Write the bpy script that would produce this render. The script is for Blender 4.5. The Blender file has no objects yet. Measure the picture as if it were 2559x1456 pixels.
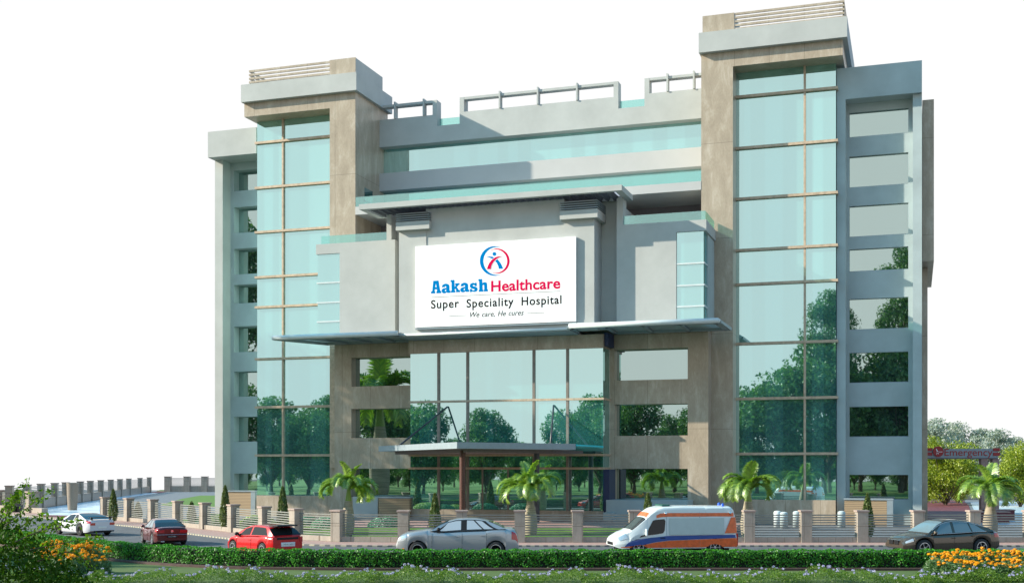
import bpy, math, random
import numpy as np
from mathutils import Vector, Matrix
R = math.radians
rng = np.random.default_rng(7)
random.seed(7)
C = bpy.context.scene.collection

# ---------------------------------------------------------------- camera model used for surveying the photograph
FPX, CX, YH, W0 = 3020.0, 1279.5, 1165.0, 2559.0
TH = R(18.4)
ct, st = math.cos(TH), math.sin(TH)
D0 = 84.0                                   # distance of the hospital's reference facade plane
CAMZ = 4.0
def fu(px, v):
    """distance along the facade of something seen at px that stands on the plane v metres behind the reference plane"""
    a = (px - CX) / FPX
    Z = (D0 + v) / (ct + st * a)
    return a * Z * ct - Z * st
def fz(py, px, v):
    a = (px - CX) / FPX
    Z = (D0 + v) / (ct + st * a)
    return CAMZ + (YH - py) * Z / FPX
def gx(px, Y): return (px - CX) / FPX * Y
def B2W(u, v, z=0): return (u * ct + (D0 + v) * st, -u * st + (D0 + v) * ct, z)

# ---------------------------------------------------------------- materials
def new_mat(name):
    m = bpy.data.materials.new(name); m.use_nodes = True
    m.node_tree.nodes.clear()
    return m, m.node_tree.nodes, m.node_tree.links
def N(n, t, **k):
    x = n.new(t)
    for a, b in k.items():
        if a.startswith('i_'): x.inputs[a[2:].replace('_', ' ')].default_value = b
        else: setattr(x, a, b)
    return x
def c4(c): return (c[0], c[1], c[2], 1.0)
def mapping(n, l, scale=(1, 1, 1), coord='Object'):
    tc = N(n, 'ShaderNodeTexCoord'); mp = N(n, 'ShaderNodeMapping')
    mp.inputs['Scale'].default_value = scale
    l.new(tc.outputs[coord], mp.inputs['Vector']); return mp
def mixc(n, l, fac, a, b, mode='MIX'):
    x = N(n, 'ShaderNodeMix', data_type='RGBA', blend_type=mode)
    for s, v in ((0, fac), (6, a), (7, b)):
        if hasattr(v, 'is_output') or hasattr(v, 'links'): l.new(v, x.inputs[s])
        else: x.inputs[s].default_value = v
    return x.outputs[2]
def simple(name, col, rough=.6, metal=0, var=.12, scale=3, vs=(1, 1, 1), bump=0, col2=None, coat=0, spec=.5):
    m, n, l = new_mat(name)
    o = N(n, 'ShaderNodeOutputMaterial'); p = N(n, 'ShaderNodeBsdfPrincipled')
    p.inputs['Roughness'].default_value = rough; p.inputs['Metallic'].default_value = metal
    p.inputs['Coat Weight'].default_value = coat; p.inputs['Specular IOR Level'].default_value = spec
    l.new(p.outputs[0], o.inputs[0])
    if var or col2:
        mp = mapping(n, l, vs)
        t = N(n, 'ShaderNodeTexNoise'); t.inputs['Scale'].default_value = scale; t.inputs['Detail'].default_value = 6
        t.inputs['Roughness'].default_value = .62
        l.new(mp.outputs[0], t.inputs['Vector'])
        r = N(n, 'ShaderNodeMapRange'); r.inputs[1].default_value = .3; r.inputs[2].default_value = .7
        l.new(t.outputs[0], r.inputs[0])
        b = col2 or tuple(x * (1 - 2 * var) for x in col)
        a = col if col2 else tuple(min(1, x * (1 + var)) for x in col)
        l.new(mixc(n, l, r.outputs[0], c4(a), c4(b)), p.inputs['Base Color'])
        if bump:
            bp = N(n, 'ShaderNodeBump'); bp.inputs['Strength'].default_value = bump; bp.inputs['Distance'].default_value = .02
            l.new(t.outputs[0], bp.inputs['Height']); l.new(bp.outputs[0], p.inputs['Normal'])
    else: p.inputs['Base Color'].default_value = c4(col)
    return m
def stone(name, c1, c2, c3, pw=1.35, ph=6.6, rough=.35):
    m, n, l = new_mat(name)
    o = N(n, 'ShaderNodeOutputMaterial'); p = N(n, 'ShaderNodeBsdfPrincipled'); p.inputs['Roughness'].default_value = rough
    p.inputs['Specular IOR Level'].default_value = .35
    l.new(p.outputs[0], o.inputs[0])
    tc = N(n, 'ShaderNodeTexCoord'); sp = N(n, 'ShaderNodeSeparateXYZ'); l.new(tc.outputs['Object'], sp.inputs[0])
    ad = N(n, 'ShaderNodeMath', operation='ADD'); l.new(sp.outputs[0], ad.inputs[0]); l.new(sp.outputs[1], ad.inputs[1])
    cb = N(n, 'ShaderNodeCombineXYZ'); l.new(ad.outputs[0], cb.inputs[0]); l.new(sp.outputs[2], cb.inputs[1])
    br = N(n, 'ShaderNodeTexBrick', offset=0.0, squash=1.0)
    for k, v in (('Scale', 1), ('Brick Width', pw), ('Row Height', ph), ('Mortar Size', .012), ('Mortar Smooth', .1), ('Bias', 0)):
        br.inputs[k].default_value = v
    br.inputs['Color1'].default_value = (.35, .35, .35, 1); br.inputs['Color2'].default_value = (.65, .65, .65, 1); br.inputs['Mortar'].default_value = (.1, .1, .1, 1)
    l.new(cb.outputs[0], br.inputs[0])
    mp = N(n, 'ShaderNodeMapping'); mp.inputs['Scale'].default_value = (1.1, 1.1, .38); l.new(tc.outputs['Object'], mp.inputs[0])
    t = N(n, 'ShaderNodeTexNoise'); t.inputs['Scale'].default_value = 1.3; t.inputs['Detail'].default_value = 10; t.inputs['Roughness'].default_value = .72; t.inputs['Distortion'].default_value = .5
    l.new(mp.outputs[0], t.inputs['Vector'])
    rp = N(n, 'ShaderNodeValToRGB'); e = rp.color_ramp.elements
    e[0].position = .3; e[0].color = c4(c2); e[1].position = .72; e[1].color = c4(c3)
    x = rp.color_ramp.elements.new(.52); x.color = c4(c1)
    l.new(t.outputs[0], rp.inputs[0])
    t2 = N(n, 'ShaderNodeTexNoise'); t2.inputs['Scale'].default_value = 14; t2.inputs['Detail'].default_value = 4
    l.new(mp.outputs[0], t2.inputs['Vector'])
    a = mixc(n, l, .16, rp.outputs[0], br.outputs[0], 'SOFT_LIGHT')
    a = mixc(n, l, .25, a, t2.outputs[0], 'SOFT_LIGHT')
    dk = mixc(n, l, br.outputs['Fac'], a, (.16, .13, .1, 1))
    l.new(dk, p.inputs['Base Color'])
    return m
def facade_glass(name, gl, df, w, wob=.004):
    """reflective tinted glazing with pale blinds behind it"""
    m, n, l = new_mat(name)
    o = N(n, 'ShaderNodeOutputMaterial'); mx = N(n, 'ShaderNodeMixShader'); g = N(n, 'ShaderNodeBsdfGlossy'); d = N(n, 'ShaderNodeBsdfDiffuse')
    g.inputs['Roughness'].default_value = .012
    g.inputs['Color'].default_value = c4(gl)
    mp = mapping(n, l, (.5, .5, .12))
    t = N(n, 'ShaderNodeTexNoise'); t.inputs['Scale'].default_value = 1.1; t.inputs['Detail'].default_value = 3; l.new(mp.outputs[0], t.inputs['Vector'])
    mpb = mapping(n, l, (.75, .75, .004)); tb = N(n, 'ShaderNodeTexNoise'); tb.inputs['Scale'].default_value = 1.0; tb.inputs['Detail'].default_value = 0; l.new(mpb.outputs[0], tb.inputs['Vector'])
    rb = N(n, 'ShaderNodeMapRange'); rb.inputs[1].default_value = .50; rb.inputs[2].default_value = .515; rb.inputs[3].default_value = .25; rb.inputs[4].default_value = .75; l.new(tb.outputs[0], rb.inputs[0])
    av = N(n, 'ShaderNodeMath', operation='MULTIPLY_ADD'); av.inputs[1].default_value = .5; l.new(t.outputs[0], av.inputs[0]); l.new(rb.outputs[0], av.inputs[2])
    l.new(mixc(n, l, av.outputs[0], c4(tuple(x * .45 for x in df)), c4(tuple(min(1, x * 1.5) for x in df))), d.inputs['Color'])
    mp2 = mapping(n, l, (.35, .35, .35))
    t2 = N(n, 'ShaderNodeTexNoise'); t2.inputs['Scale'].default_value = .8; t2.inputs['Detail'].default_value = 1; l.new(mp2.outputs[0], t2.inputs['Vector'])
    b = N(n, 'ShaderNodeBump'); b.inputs['Strength'].default_value = .12; b.inputs['Distance'].default_value = wob * 8
    l.new(t2.outputs[0], b.inputs['Height']); l.new(b.outputs[0], g.inputs['Normal'])
    mx.inputs[0].default_value = w
    l.new(d.outputs[0], mx.inputs[1]); l.new(g.outputs[0], mx.inputs[2]); l.new(mx.outputs[0], o.inputs[0])
    return m
def clear_glass(name, tint, refl, w):
    m, n, l = new_mat(name)
    o = N(n, 'ShaderNodeOutputMaterial'); mx = N(n, 'ShaderNodeMixShader'); g = N(n, 'ShaderNodeBsdfGlossy'); t = N(n, 'ShaderNodeBsdfTransparent')
    g.inputs['Roughness'].default_value = .02; g.inputs['Color'].default_value = c4(refl); t.inputs['Color'].default_value = c4(tint)
    mx.inputs[0].default_value = w
    l.new(t.outputs[0], mx.inputs[1]); l.new(g.outputs[0], mx.inputs[2]); l.new(mx.outputs[0], o.inputs[0])
    return m
def leafmat(name, c1, c2, tr=.35, gloss=.04, big=.25, ns=1.3):
    m, n, l = new_mat(name)
    o = N(n, 'ShaderNodeOutputMaterial')
    ge = N(n, 'ShaderNodeNewGeometry')
    mp = mapping(n, l, (1, 1, 1)); t = N(n, 'ShaderNodeTexNoise'); t.inputs['Scale'].default_value = ns; l.new(mp.outputs[0], t.inputs['Vector'])
    ma = N(n, 'ShaderNodeMath', operation='MULTIPLY_ADD'); ma.inputs[1].default_value = 1 - big; l.new(ge.outputs['Random Per Island'], ma.inputs[0])
    mb = N(n, 'ShaderNodeMath', operation='MULTIPLY'); mb.inputs[1].default_value = big; l.new(t.outputs[0], mb.inputs[0]); l.new(mb.outputs[0], ma.inputs[2])
    col = mixc(n, l, ma.outputs[0], c4(c1), c4(c2))
    d = N(n, 'ShaderNodeBsdfDiffuse'); tl = N(n, 'ShaderNodeBsdfTranslucent'); g = N(n, 'ShaderNodeBsdfGlossy'); g.inputs['Roughness'].default_value = .45
    l.new(col, d.inputs[0]); l.new(mixc(n, l, 1.0, col, (1.0, 1.15, .45, 1), 'MULTIPLY'), tl.inputs[0])
    m1 = N(n, 'ShaderNodeMixShader'); m1.inputs[0].default_value = tr; l.new(d.outputs[0], m1.inputs[1]); l.new(tl.outputs[0], m1.inputs[2])
    m2 = N(n, 'ShaderNodeMixShader'); m2.inputs[0].default_value = gloss; l.new(m1.outputs[0], m2.inputs[1]); l.new(g.outputs[0], m2.inputs[2])
    l.new(m2.outputs[0], o.inputs[0])
    return m
M = {}
M['stone'] = stone('travertine', (.385, .32, .245), (.305, .25, .19), (.51, .45, .37), 2.35, 6.6)
M['stone2'] = stone('travertine_pier', (.34, .295, .25), (.28, .245, .21), (.40, .35, .30), .9, .85)
M['render'] = simple('grey_render', (.42, .435, .425), .8, var=.06, scale=.45)
M['render_shaded'] = simple('shade_tinted_render', (.36, .43, .44), .75, var=.08, scale=.4)  # copy of the grey render with the blue of shade put into its colour
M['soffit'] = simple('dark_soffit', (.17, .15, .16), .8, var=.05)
M['cream'] = simple('pale_band_render', (.46, .46, .455), .8, var=.04, scale=.3)
M['glass'] = facade_glass('teal_glazing', (.585, .84, .83), (.11, .30, .29), .74)
M['wglass'] = facade_glass('sage_window_glass', (.47, .59, .56), (.05, .085, .09), .88)
M['bayglass'] = facade_glass('bay_glazing', (.59, .81, .78), (.06, .26, .26), .80)
M['rail'] = clear_glass('balustrade_glass', (.62, .9, .86), (.6, .85, .82), .38)
M['canopyglass'] = clear_glass('canopy_glass', (.2, .75, .85), (.4, .9, .95), .3)
M['mullion'] = simple('tan_mullion', (.50, .38, .27), .5, var=.15, scale=4)
M['mullion2'] = simple('bronze_mullion', (.22, .18, .15), .5, var=.1)
M['whitemetal'] = simple('white_coated_steel', (.60, .66, .67), .3, var=.03)
M['bluemetal'] = simple('blue_grey_steel', (.24, .29, .32), .4, var=.05)
M['slatdark'] = simple('pergola_slat_dark', (.09, .10, .12), .6, var=.05)
def frosted(name, c):
    m, n, l = new_mat(name); o = N(n, 'ShaderNodeOutputMaterial'); t = N(n, 'ShaderNodeBsdfTranslucent'); d = N(n, 'ShaderNodeBsdfDiffuse'); x = N(n, 'ShaderNodeMixShader')
    t.inputs[0].default_value = c4(c); d.inputs[0].default_value = c4(c); l.new(t.outputs[0], x.inputs[1]); l.new(d.outputs[0], x.inputs[2]); x.inputs[0].default_value = .4; l.new(x.outputs[0], o.inputs[0]); return m
M['sheet'] = frosted('frosted_roof_sheet', (.46, .47, .54))
M['cyan'] = simple('turquoise_panel', (.02, .62, .72), .4, var=0)
M['navy'] = simple('navy_paint', (.015, .03, .09), .5, var=.05)
M['bluemetal2'] = simple('canopy_edge_grey', (.24, .29, .32), .45, var=.05)
M['slat'] = simple('pergola_slat', (.55, .57, .62), .6, var=.05)
M['brownmetal'] = simple('rust_column', (.10, .035, .025), .45, var=.4, scale=20)
M['darkmetal'] = simple('dark_steel', (.03, .035, .045), .4, var=.2)
M['signwhite'] = simple('sign_white', (.90, .90, .90), .8, var=0, spec=0)
M['logoblue'] = simple('sign_blue', (.0, .19, .50), .8, var=0, spec=0)
M['logored'] = simple('sign_red', (.62, .006, .07), .8, var=0, spec=0)
M['signblack'] = simple('sign_black', (.012, .012, .013), .8, var=0, spec=0)
M['signgrey'] = simple('sign_grey', (.05, .05, .055), .8, var=0, spec=0)
M['wood'] = None; M['railmetal'] = simple('fence_rail', (.20, .205, .19), .5, var=.08); M['capstone'] = simple('cap_stone', (.36, .27, .235), .7, var=.1)
M['asphalt'] = simple('asphalt', (.085, .09, .10), .85, var=.18, scale=1.2, bump=.1)
M['pink'] = simple('pink_paver', (.36, .23, .20), .8, var=.15, scale=5)
M['greypave'] = simple('grey_paving', (.14, .155, .17), .8, var=.12, scale=2)
M['bluepave'] = simple('pale_blue_drive', (.30, .48, .62), .3, col2=(.62, .70, .76), scale=1.0, vs=(.08, 1.6, 1))
M['maroon'] = simple('maroon_paver', (.16, .035, .045), .7, var=.35, scale=3)
M['kerbw'] = simple('kerb_white', (.42, .38, .28), .7, var=.1)
M['kerbk'] = simple('kerb_grey', (.13, .13, .13), .7, var=.1)
M['grass'] = simple('lawn_green', (.085, .19, .012), .9, col2=(.05, .12, .008), scale=2.2, bump=.4)
M['grass2'] = simple('verge_green', (.075, .12, .02), .95, col2=(.04, .08, .014), scale=3, vs=(.6, 2.5, 1), bump=.5)
M['soil'] = simple('soil', (.05, .028, .02), .95, var=.2)
M['brickedge'] = simple('edging_brick', (.08, .045, .04), .85, var=.2)
def slatted(name, c1, c2, step, axis=2):
    m, n, l = new_mat(name); o = N(n, 'ShaderNodeOutputMaterial'); p = N(n, 'ShaderNodeBsdfPrincipled'); p.inputs['Roughness'].default_value = .6
    l.new(p.outputs[0], o.inputs[0])
    tc = N(n, 'ShaderNodeTexCoord'); sp = N(n, 'ShaderNodeSeparateXYZ'); l.new(tc.outputs['Object'], sp.inputs[0])
    a = N(n, 'ShaderNodeMath', operation='MULTIPLY'); a.inputs[1].default_value = 1 / step; l.new(sp.outputs[axis], a.inputs[0])
    f = N(n, 'ShaderNodeMath', operation='FRACT'); l.new(a.outputs[0], f.inputs[0])
    g = N(n, 'ShaderNodeMath', operation='LESS_THAN'); g.inputs[1].default_value = .22; l.new(f.outputs[0], g.inputs[0])
    l.new(mixc(n, l, g.outputs[0], c4(c1), c4(c2)), p.inputs['Base Color'])
    return m
M['wood'] = slatted('slatted_board', (.38, .27, .16), (.09, .06, .04), .12)
M['rib'] = slatted('ribbed_stone', (.30, .24, .19), (.08, .065, .05), .09)

# ---------------------------------------------------------------- mesh helpers
class MB:
    def __init__(s): s.v = []; s.f = []; s.mi = []
    def face(s, pts, mi=0):
        k = len(s.v); s.v += [tuple(p) for p in pts]; s.f.append(tuple(range(k, k + len(pts)))); s.mi.append(mi); return s
    def hexa(s, p, mi=0):
        """p: 8 points, bottom four then top four, both anticlockwise from above"""
        k = len(s.v); s.v += [tuple(q) for q in p]
        for f in ((3, 2, 1, 0), (4, 5, 6, 7), (0, 1, 5, 4), (1, 2, 6, 5), (2, 3, 7, 6), (3, 0, 4, 7)):
            s.f.append(tuple(k + i for i in f)); s.mi.append(mi)
        return s
    def box(s, x0, x1, y0, y1, z0, z1, mi=0):
        s.hexa([(x0, y0, z0), (x1, y0, z0), (x1, y1, z0), (x0, y1, z0), (x0, y0, z1), (x1, y0, z1), (x1, y1, z1), (x0, y1, z1)], mi); return s
    def prism(s, pts, z0, z1, mi=0):
        n = len(pts); k = len(s.v)
        s.v += [(p[0], p[1], z0) for p in pts] + [(p[0], p[1], z1) for p in pts]
        s.f.append(tuple(k + n - 1 - i for i in range(n))); s.f.append(tuple(k + n + i for i in range(n))); s.mi += [mi, mi]
        for i in range(n):
            j = (i + 1) % n; s.f.append((k + i, k + j, k + n + j, k + n + i)); s.mi.append(mi)
        return s
    def tube(s, path, rad, n=8, mi=0, caps=True):
        path = [Vector(p) for p in path]
        if not hasattr(rad, '__len__'): rad = [rad] * len(path)
        k0 = len(s.v)
        for i, p in enumerate(path):
            d = (path[min(i + 1, len(path) - 1)] - path[max(i - 1, 0)]).normalized()
            a = d.cross(Vector((0, 0, 1)));
            if a.length < 1e-3: a = Vector((1, 0, 0))
            a.normalize(); b = d.cross(a).normalized()
            for j in range(n):
                t = 2 * math.pi * j / n
                q = p + (a * math.cos(t) + b * math.sin(t)) * rad[i]; s.v.append(tuple(q))
        for i in range(len(path) - 1):
            for j in range(n):
                a0 = k0 + i * n + j; a1 = k0 + i * n + (j + 1) % n
                s.f.append((a0, a1, a1 + n, a0 + n)); s.mi.append(mi)
        if caps:
            s.f.append(tuple(k0 + j for j in range(n))[::-1]); s.f.append(tuple(k0 + (len(path) - 1) * n + j for j in range(n))); s.mi += [mi, mi]
        return s
    def lathe(s, prof, n=24, axis='z', o=(0, 0, 0), mi=0):
        k0 = len(s.v)
        for (r, h) in prof:
            for j in range(n):
                t = 2 * math.pi * j / n; a, b = r * math.cos(t), r * math.sin(t)
                s.v.append((o[0] + a, o[1] + b, o[2] + h) if axis == 'z' else (o[0] + a, o[1] + h, o[2] + b))
        for i in range(len(prof) - 1):
            for j in range(n):
                a0 = k0 + i * n + j; a1 = k0 + i * n + (j + 1) % n
                s.f.append((a0, a1, a1 + n, a0 + n)); s.mi.append(mi)
        return s
    def build(s, name, mat, parent=None, smooth=False, bevel=0):
        me = bpy.data.meshes.new(name); me.from_pydata(s.v, [], s.f)
        for m in (mat if isinstance(mat, (list, tuple)) else [mat]): me.materials.append(m)
        if any(s.mi): me.polygons.foreach_set('material_index', s.mi)
        if smooth: me.polygons.foreach_set('use_smooth', [True] * len(s.f))
        me.validate(); me.update()
        o = bpy.data.objects.new(name, me); C.objects.link(o)
        if parent is not None: o.parent = parent
        if bevel:
            b = o.modifiers.new('bevel', 'BEVEL'); b.width = bevel; b.segments = 2; b.limit_method = 'ANGLE'
        return o
def tag(o, label=None, cat=None, group=None, kind=None):
    if label: o['label'] = label
    if cat: o['category'] = cat
    if group: o['group'] = group
    if kind: o['kind'] = kind
    return o
def empty(name, loc=(0, 0, 0), rz=0, **k):
    o = bpy.data.objects.new(name, None); C.objects.link(o); o.location = loc; o.rotation_euler = (0, 0, rz); o.empty_display_size = .2
    return tag(o, **k)
def copy_tree(o, parent=None):
    c = o.copy(); C.objects.link(c); c.parent = parent
    for ch in list(o.children): copy_tree(ch, c)
    return c
def fast_mesh(name, V, F, mat, parent=None, midx=None, smooth=False):
    """V: (n,3) array, F: (m,k) array"""
    me = bpy.data.meshes.new(name); V = np.asarray(V, np.float32); F = np.asarray(F, np.int32); m, k = F.shape
    me.vertices.add(len(V)); me.vertices.foreach_set('co', V.ravel())
    me.loops.add(m * k); me.loops.foreach_set('vertex_index', F.ravel())
    me.polygons.add(m); me.polygons.foreach_set('loop_start', np.arange(0, m * k, k, dtype=np.int32))
    try: me.polygons.foreach_set('loop_total', np.full(m, k, np.int32))
    except Exception: pass
    for q in (mat if isinstance(mat, (list, tuple)) else [mat]): me.materials.append(q)
    if midx is not None: me.polygons.foreach_set('material_index', np.asarray(midx, np.int32))
    me.update(calc_edges=True)
    o = bpy.data.objects.new(name, me); C.objects.link(o)
    if parent is not None: o.parent = parent
    return o
def unit(a): return a / np.maximum(np.linalg.norm(a, axis=1, keepdims=True), 1e-9)
def cards(P, size, aspect=.5, nrm=None, flat=.5, up=None):
    """leaf shaped quads (rhombi) round the points P"""
    n = len(P); size = np.broadcast_to(np.asarray(size, float), (n,))[:, None]
    r = unit(rng.normal(size=(n, 3)))
    nn = r if nrm is None else unit(nrm * flat + r * (1 - flat))
    t = rng.normal(size=(n, 3))
    if up is not None: t = t * (1 - up[3]) + np.array(up[:3]) * up[3] * 2
    t = unit(t - nn * (t * nn).sum(1, keepdims=True)); b = np.cross(nn, t)
    P = np.asarray(P)
    V = np.stack([P - t * size, P + b * size * aspect - t * size * .1, P + t * size, P - b * size * aspect - t * size * .1], 1).reshape(-1, 3)
    F = np.arange(4 * n).reshape(n, 4)
    return V, F
def ordinal(i): return ['first', 'second', 'third', 'fourth', 'fifth', 'sixth', 'seventh', 'eighth', 'ninth', 'tenth', 'eleventh', 'twelfth', 'thirteenth', 'fourteenth', 'fifteenth'][i]
# ================================================================ THE HOSPITAL
hosp = empty('hospital_building', B2W(0, 0, 0), -TH, label='big hospital with two stone framed teal glass towers and a white sign block', cat='hospital')
def part(name, mat, boxes, parent=hosp, bevel=0, label=None):
    m = MB()
    for b in boxes: m.box(*b)
    o = m.build(name, M[mat] if isinstance(mat, str) else mat, parent, bevel=bevel)
    if label: o['label'] = label
    return o
LV = [29.9, 26.3, 22.75, 19.15, 16.75, 12.6, 8.75, 4.9]      # transom heights of the towers
TOPZ, FZ0, FZ1, BASE = 31.6, 32.66, 34.03, 1.7

# --- left tower
uL0, uLp, uLr = fu(610.5, 0), fu(824, 0), fu(888, 0)
g0 = fu(642.8, 1.6)
part('stone_pier', 'stone', [(uLp, uLr, 0, 6, 0, TOPZ)])
part('stone_lintel', 'stone', [(uL0, uLr, 0, 6, TOPZ, FZ0)])
part('fascia', 'render', [(fu(602, -.4), fu(890.3, -.4), -.4, 6.3, FZ0, FZ1)])
part('parapet_block', 'render', [(uLp, uLr, .06, 5.0, FZ1, 35.28)])
part('parapet_cladding', 'stone', [(uLp - .01, uLr + .01, 0, .055, FZ1, 35.3)])
for k in range(4):
    z = 35.25 - k * .29
    part('louver', 'stone', [(fu(622, .02), uLp - .02, .02, .14, z - .15, z), (fu(622, .02), fu(622, .02) + .12, .14, 3.0, z - .15, z)])
def tower_glass(ua, ub, um, va, wrap):
    gz = part('curtain_wall', 'glass', [(ua, ub, va, va + 4.4, BASE, TOPZ)])
    part('mullion', 'mullion', [(um - .07, um + .07, va - .16, va + .1, BASE, TOPZ)], gz)
    for z in LV:
        if wrap < 0: b = [(ua - .12, ub, va - .22, va + .1, z - .10, z + .08)]
        else: b = [(ua, ub + .14, va - .22, va + 2.2, z - .10, z + .08)]
        part('transom', 'mullion', b, gz)
    return gz
tower_glass(g0, uLp, fu(707, 1.5), 1.6, -1)
part('base_wall', 'stone', [(fu(641, 1.4), uLp - .01, 1.4, 6, 0, BASE)])
nw = part('window', 'wglass', [(uLr, uLr + .012, 1.6, 3.1, 24.1, 25.7)]); part('frame', 'bluemetal', [(uLr + .014, uLr + .05, 1.5, 3.2, 24.62, 24.72)], nw)

# --- right tower
rP0, rP1 = fu(1752.4, 0), fu(1831.5, 0)
rG1 = fu(2089, 1.6)
rL1 = fu(2106, 0)
part('stone_pier', 'stone', [(rP0, rP1, 0, 9, 0, TOPZ)])
part('stone_lintel', 'stone', [(rP0, rL1, 0, 9, TOPZ, FZ0)])
part('fascia', 'render', [(fu(1746, -.4), fu(2117, -.4), -.4, 10, FZ0, FZ1)])
part('parapet_block', 'render', [(rP0 + .1, fu(1835, 0), .06, 6.0, FZ1, 35.28)])
part('parapet_cladding', 'stone', [(rP0 + .09, fu(1835, 0), 0, .055, FZ1, 35.3)])
for k in range(5):
    z = 35.28 - k * .26
    part('louver', 'stone', [(fu(1836, .02), fu(2110, .02), .02, .14, z - .14, z), (fu(2110, .02) - .12, fu(2110, .02), .14, 7, z - .14, z)])
tower_glass(rP1, rG1, fu(2011, 1.5), 1.6, 1)
part('base_wall', 'stone', [(rP1 + .01, fu(2088, 1.4), 1.4, 6, 0, BASE)])

# --- wings with stacked windows
WR = [(28.6, 26.9), (25.55, 23.4), (22.1, 19.96), (19.1, 17.55), (15.64, 13.5), (11.9, 9.8), (8.15, 6.05), (3.43, 1.72)]
def stacked_wall(ua, ub, wa, wb, v, thick, z1, wins, mat, gv):
    bx = [(ua, wa, v, v + thick, 0, z1), (wb, ub, v, v + thick, 0, z1)]
    zz = [z1] + [z for w in wins for z in w] + [0]
    for i in range(0, len(zz), 2): bx.append((wa, wb, v, v + thick, zz[i + 1], zz[i]))
    part('wing_wall', mat, bx)
    for (zt, zb) in wins:
        w = part('window', 'wglass', [(wa - .05, wb + .05, v + gv, v + gv + .04, zb, zt)])
        part('sill', 'bluemetal', [(wa + .01, wb - .01, v + gv - .09, v + gv - .004, zb + .002, zb + .05)], w)
part('wing_fascia', 'render', [(fu(519.4, 2), fu(640, 2), 2, 9, 29.25, 31.35)])
part('wing_column', 'render', [(fu(537, 3), fu(556.5, 3), 3, 9, 0, 29.25)])
stacked_wall(fu(556.5, 3), fu(690, 4.2), fu(584.5, 4.2), fu(680, 4.2), 4.2, .9, 29.25, WR, 'render_shaded', .8)
part('wing_fascia', 'render_shaded', [(fu(2091, 2), fu(2304, 2), 2, 9, 29.2, 31.35)])
part('wing_pilaster', 'render_shaded', [(fu(2091, 2), fu(2113, 2), 2, 9, 0, 29.2)])
part('wing_column', 'render_shaded', [(fu(2281, 2.3), fu(2304, 2.3), 2.3, 9, 0, 29.2)])
stacked_wall(fu(2113, 2), fu(2281, 3.3), fu(2122.6, 3.3), fu(2269.8, 3.3), 3.3, .5, 29.2, WR, 'render_shaded', .25)
part('side_block', 'stone', [(fu(2305, 3), fu(2334, 3), 3.2, 16, 18.0, 29.0)])
part('side_wall', 'stone', [(fu(2305, 3), fu(2318, 6), 6, 18, 0, 17.98)])

# --- middle front between the towers, set back
vF = 4.4
def U(px, v=vF): return fu(px, v)
uM0, uM1 = uLr - .3, rP0 + .3
part('parapet_band', 'render', [(uM0, U(1091.6), vF, vF + .9, 29.5, 31.68), (U(1091.6), U(1148.6), vF, vF + .9, 29.5, 30.78),
    (U(1148.6), U(1545), vF, vF + .9, 29.5, 31.68), (U(1545), U(1610.6), vF, vF + .9, 29.5, 30.78), (U(1610.6), uM1, vF, vF + .9, 29.5, 31.68)])
for a, b, posts, ends in ((940, 1091.6, (987, 1059), (0, 1)), (1148.6, 1545, (1249, 1344, 1442), (1, 1)), (1610.6, 1760, (1668, 1734), (1, 0))):
    f = part('roof_frame', 'render', [(U(a) + (.361 if ends[0] else 0), U(b) - (.361 if ends[1] else 0), vF + .01, vF + .6, 32.64, 32.83)] + ([(U(a), U(a) + .36, vF, vF + .9, 31.68, 32.83)] if ends[0] else []) + ([(U(b) - .36, U(b), vF, vF + .9, 31.68, 32.83)] if ends[1] else []))
    for p in posts: part('fin', 'render', [(U(p) - .06, U(p) + .06, vF - .1, vF + .45, 31.69, 32.63), (U(p) - .06, U(p) + .06, vF - .1, vF, 32.63, 33.0), (U(p) - .06, U(p) + .06, vF, vF + .45, 32.84, 33.0)], f)
part('parapet_glass', 'rail', [(U(1092), U(1148), vF + .6, vF + .63, 30.79, 31.5)]); part('parapet_glass', 'rail', [(U(1545.5), U(1610), vF + .6, vF + .63, 30.79, 31.5)])
part('spandrel_band', 'cream', [(uM0, uM1, vF, vF + .8, 26.0, 27.4)])
part('ribbon_window', 'glass', [(uM0, uM1, vF + .8, vF + 1.4, 27.3, 29.6)])
part('ribbon_window', 'glass', [(uM0, uM1, vF + .8, vF + 1.4, 23.86, 26.1)])
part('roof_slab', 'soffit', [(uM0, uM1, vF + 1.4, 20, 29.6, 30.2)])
part('terrace_slab', 'cream', [(uLr + .004, rP0 - .004, -.02, vF + .8, 23.25, 23.85)])
part('terrace_balustrade', 'rail', [(uLr + .01, rP0 - .01, .02, .05, 23.851, 24.6)])
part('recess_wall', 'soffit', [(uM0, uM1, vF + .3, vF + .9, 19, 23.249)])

# --- sign block
BT, BB = 20.35, 13.45
vB = -4.0
def wblock(a, b, wa, wb, side):
    ua, ub = fu(a, vB), fu(b, vB); ga, gb = fu(wa, vB), fu(wb, vB)
    part('block_wall', 'render', [(ua, ub, vB, -.01, 19.62, BT)] + ([(gb, ub, vB, -.01, BB, 19.62)] if side < 0 else [(ua, ga, vB, -.01, BB, 19.62), (gb - .4, ub - .35, vB + 1.3, -.01, BB, 19.62)]))
    g = part('corner_window', 'glass', [(ga + .02, gb - .01, vB + .12, (-.02 if side < 0 else vB + 1.28), BB, 19.61)])
    if side > 0: part('corner_recess', 'render_shaded', [(ub - .36, ub - .1, vB + 1.31, -.01, BB, 19.6)])
    for z in (17.5, 16.05, 14.65): part('glazing_bar', 'whitemetal', [(ga - .02, gb + (.05 if side > 0 else 0), vB + .02, vB + .118, z - .05, z + .05)] + ([(gb, gb + .08, vB + .118, vB + 1.25, z - .05, z + .05)] if side > 0 else []), g)
wblock(789.7, 987, 791.5, 848.8, -1)
wblock(1541, 1765, 1690, 1758, 1)
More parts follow.
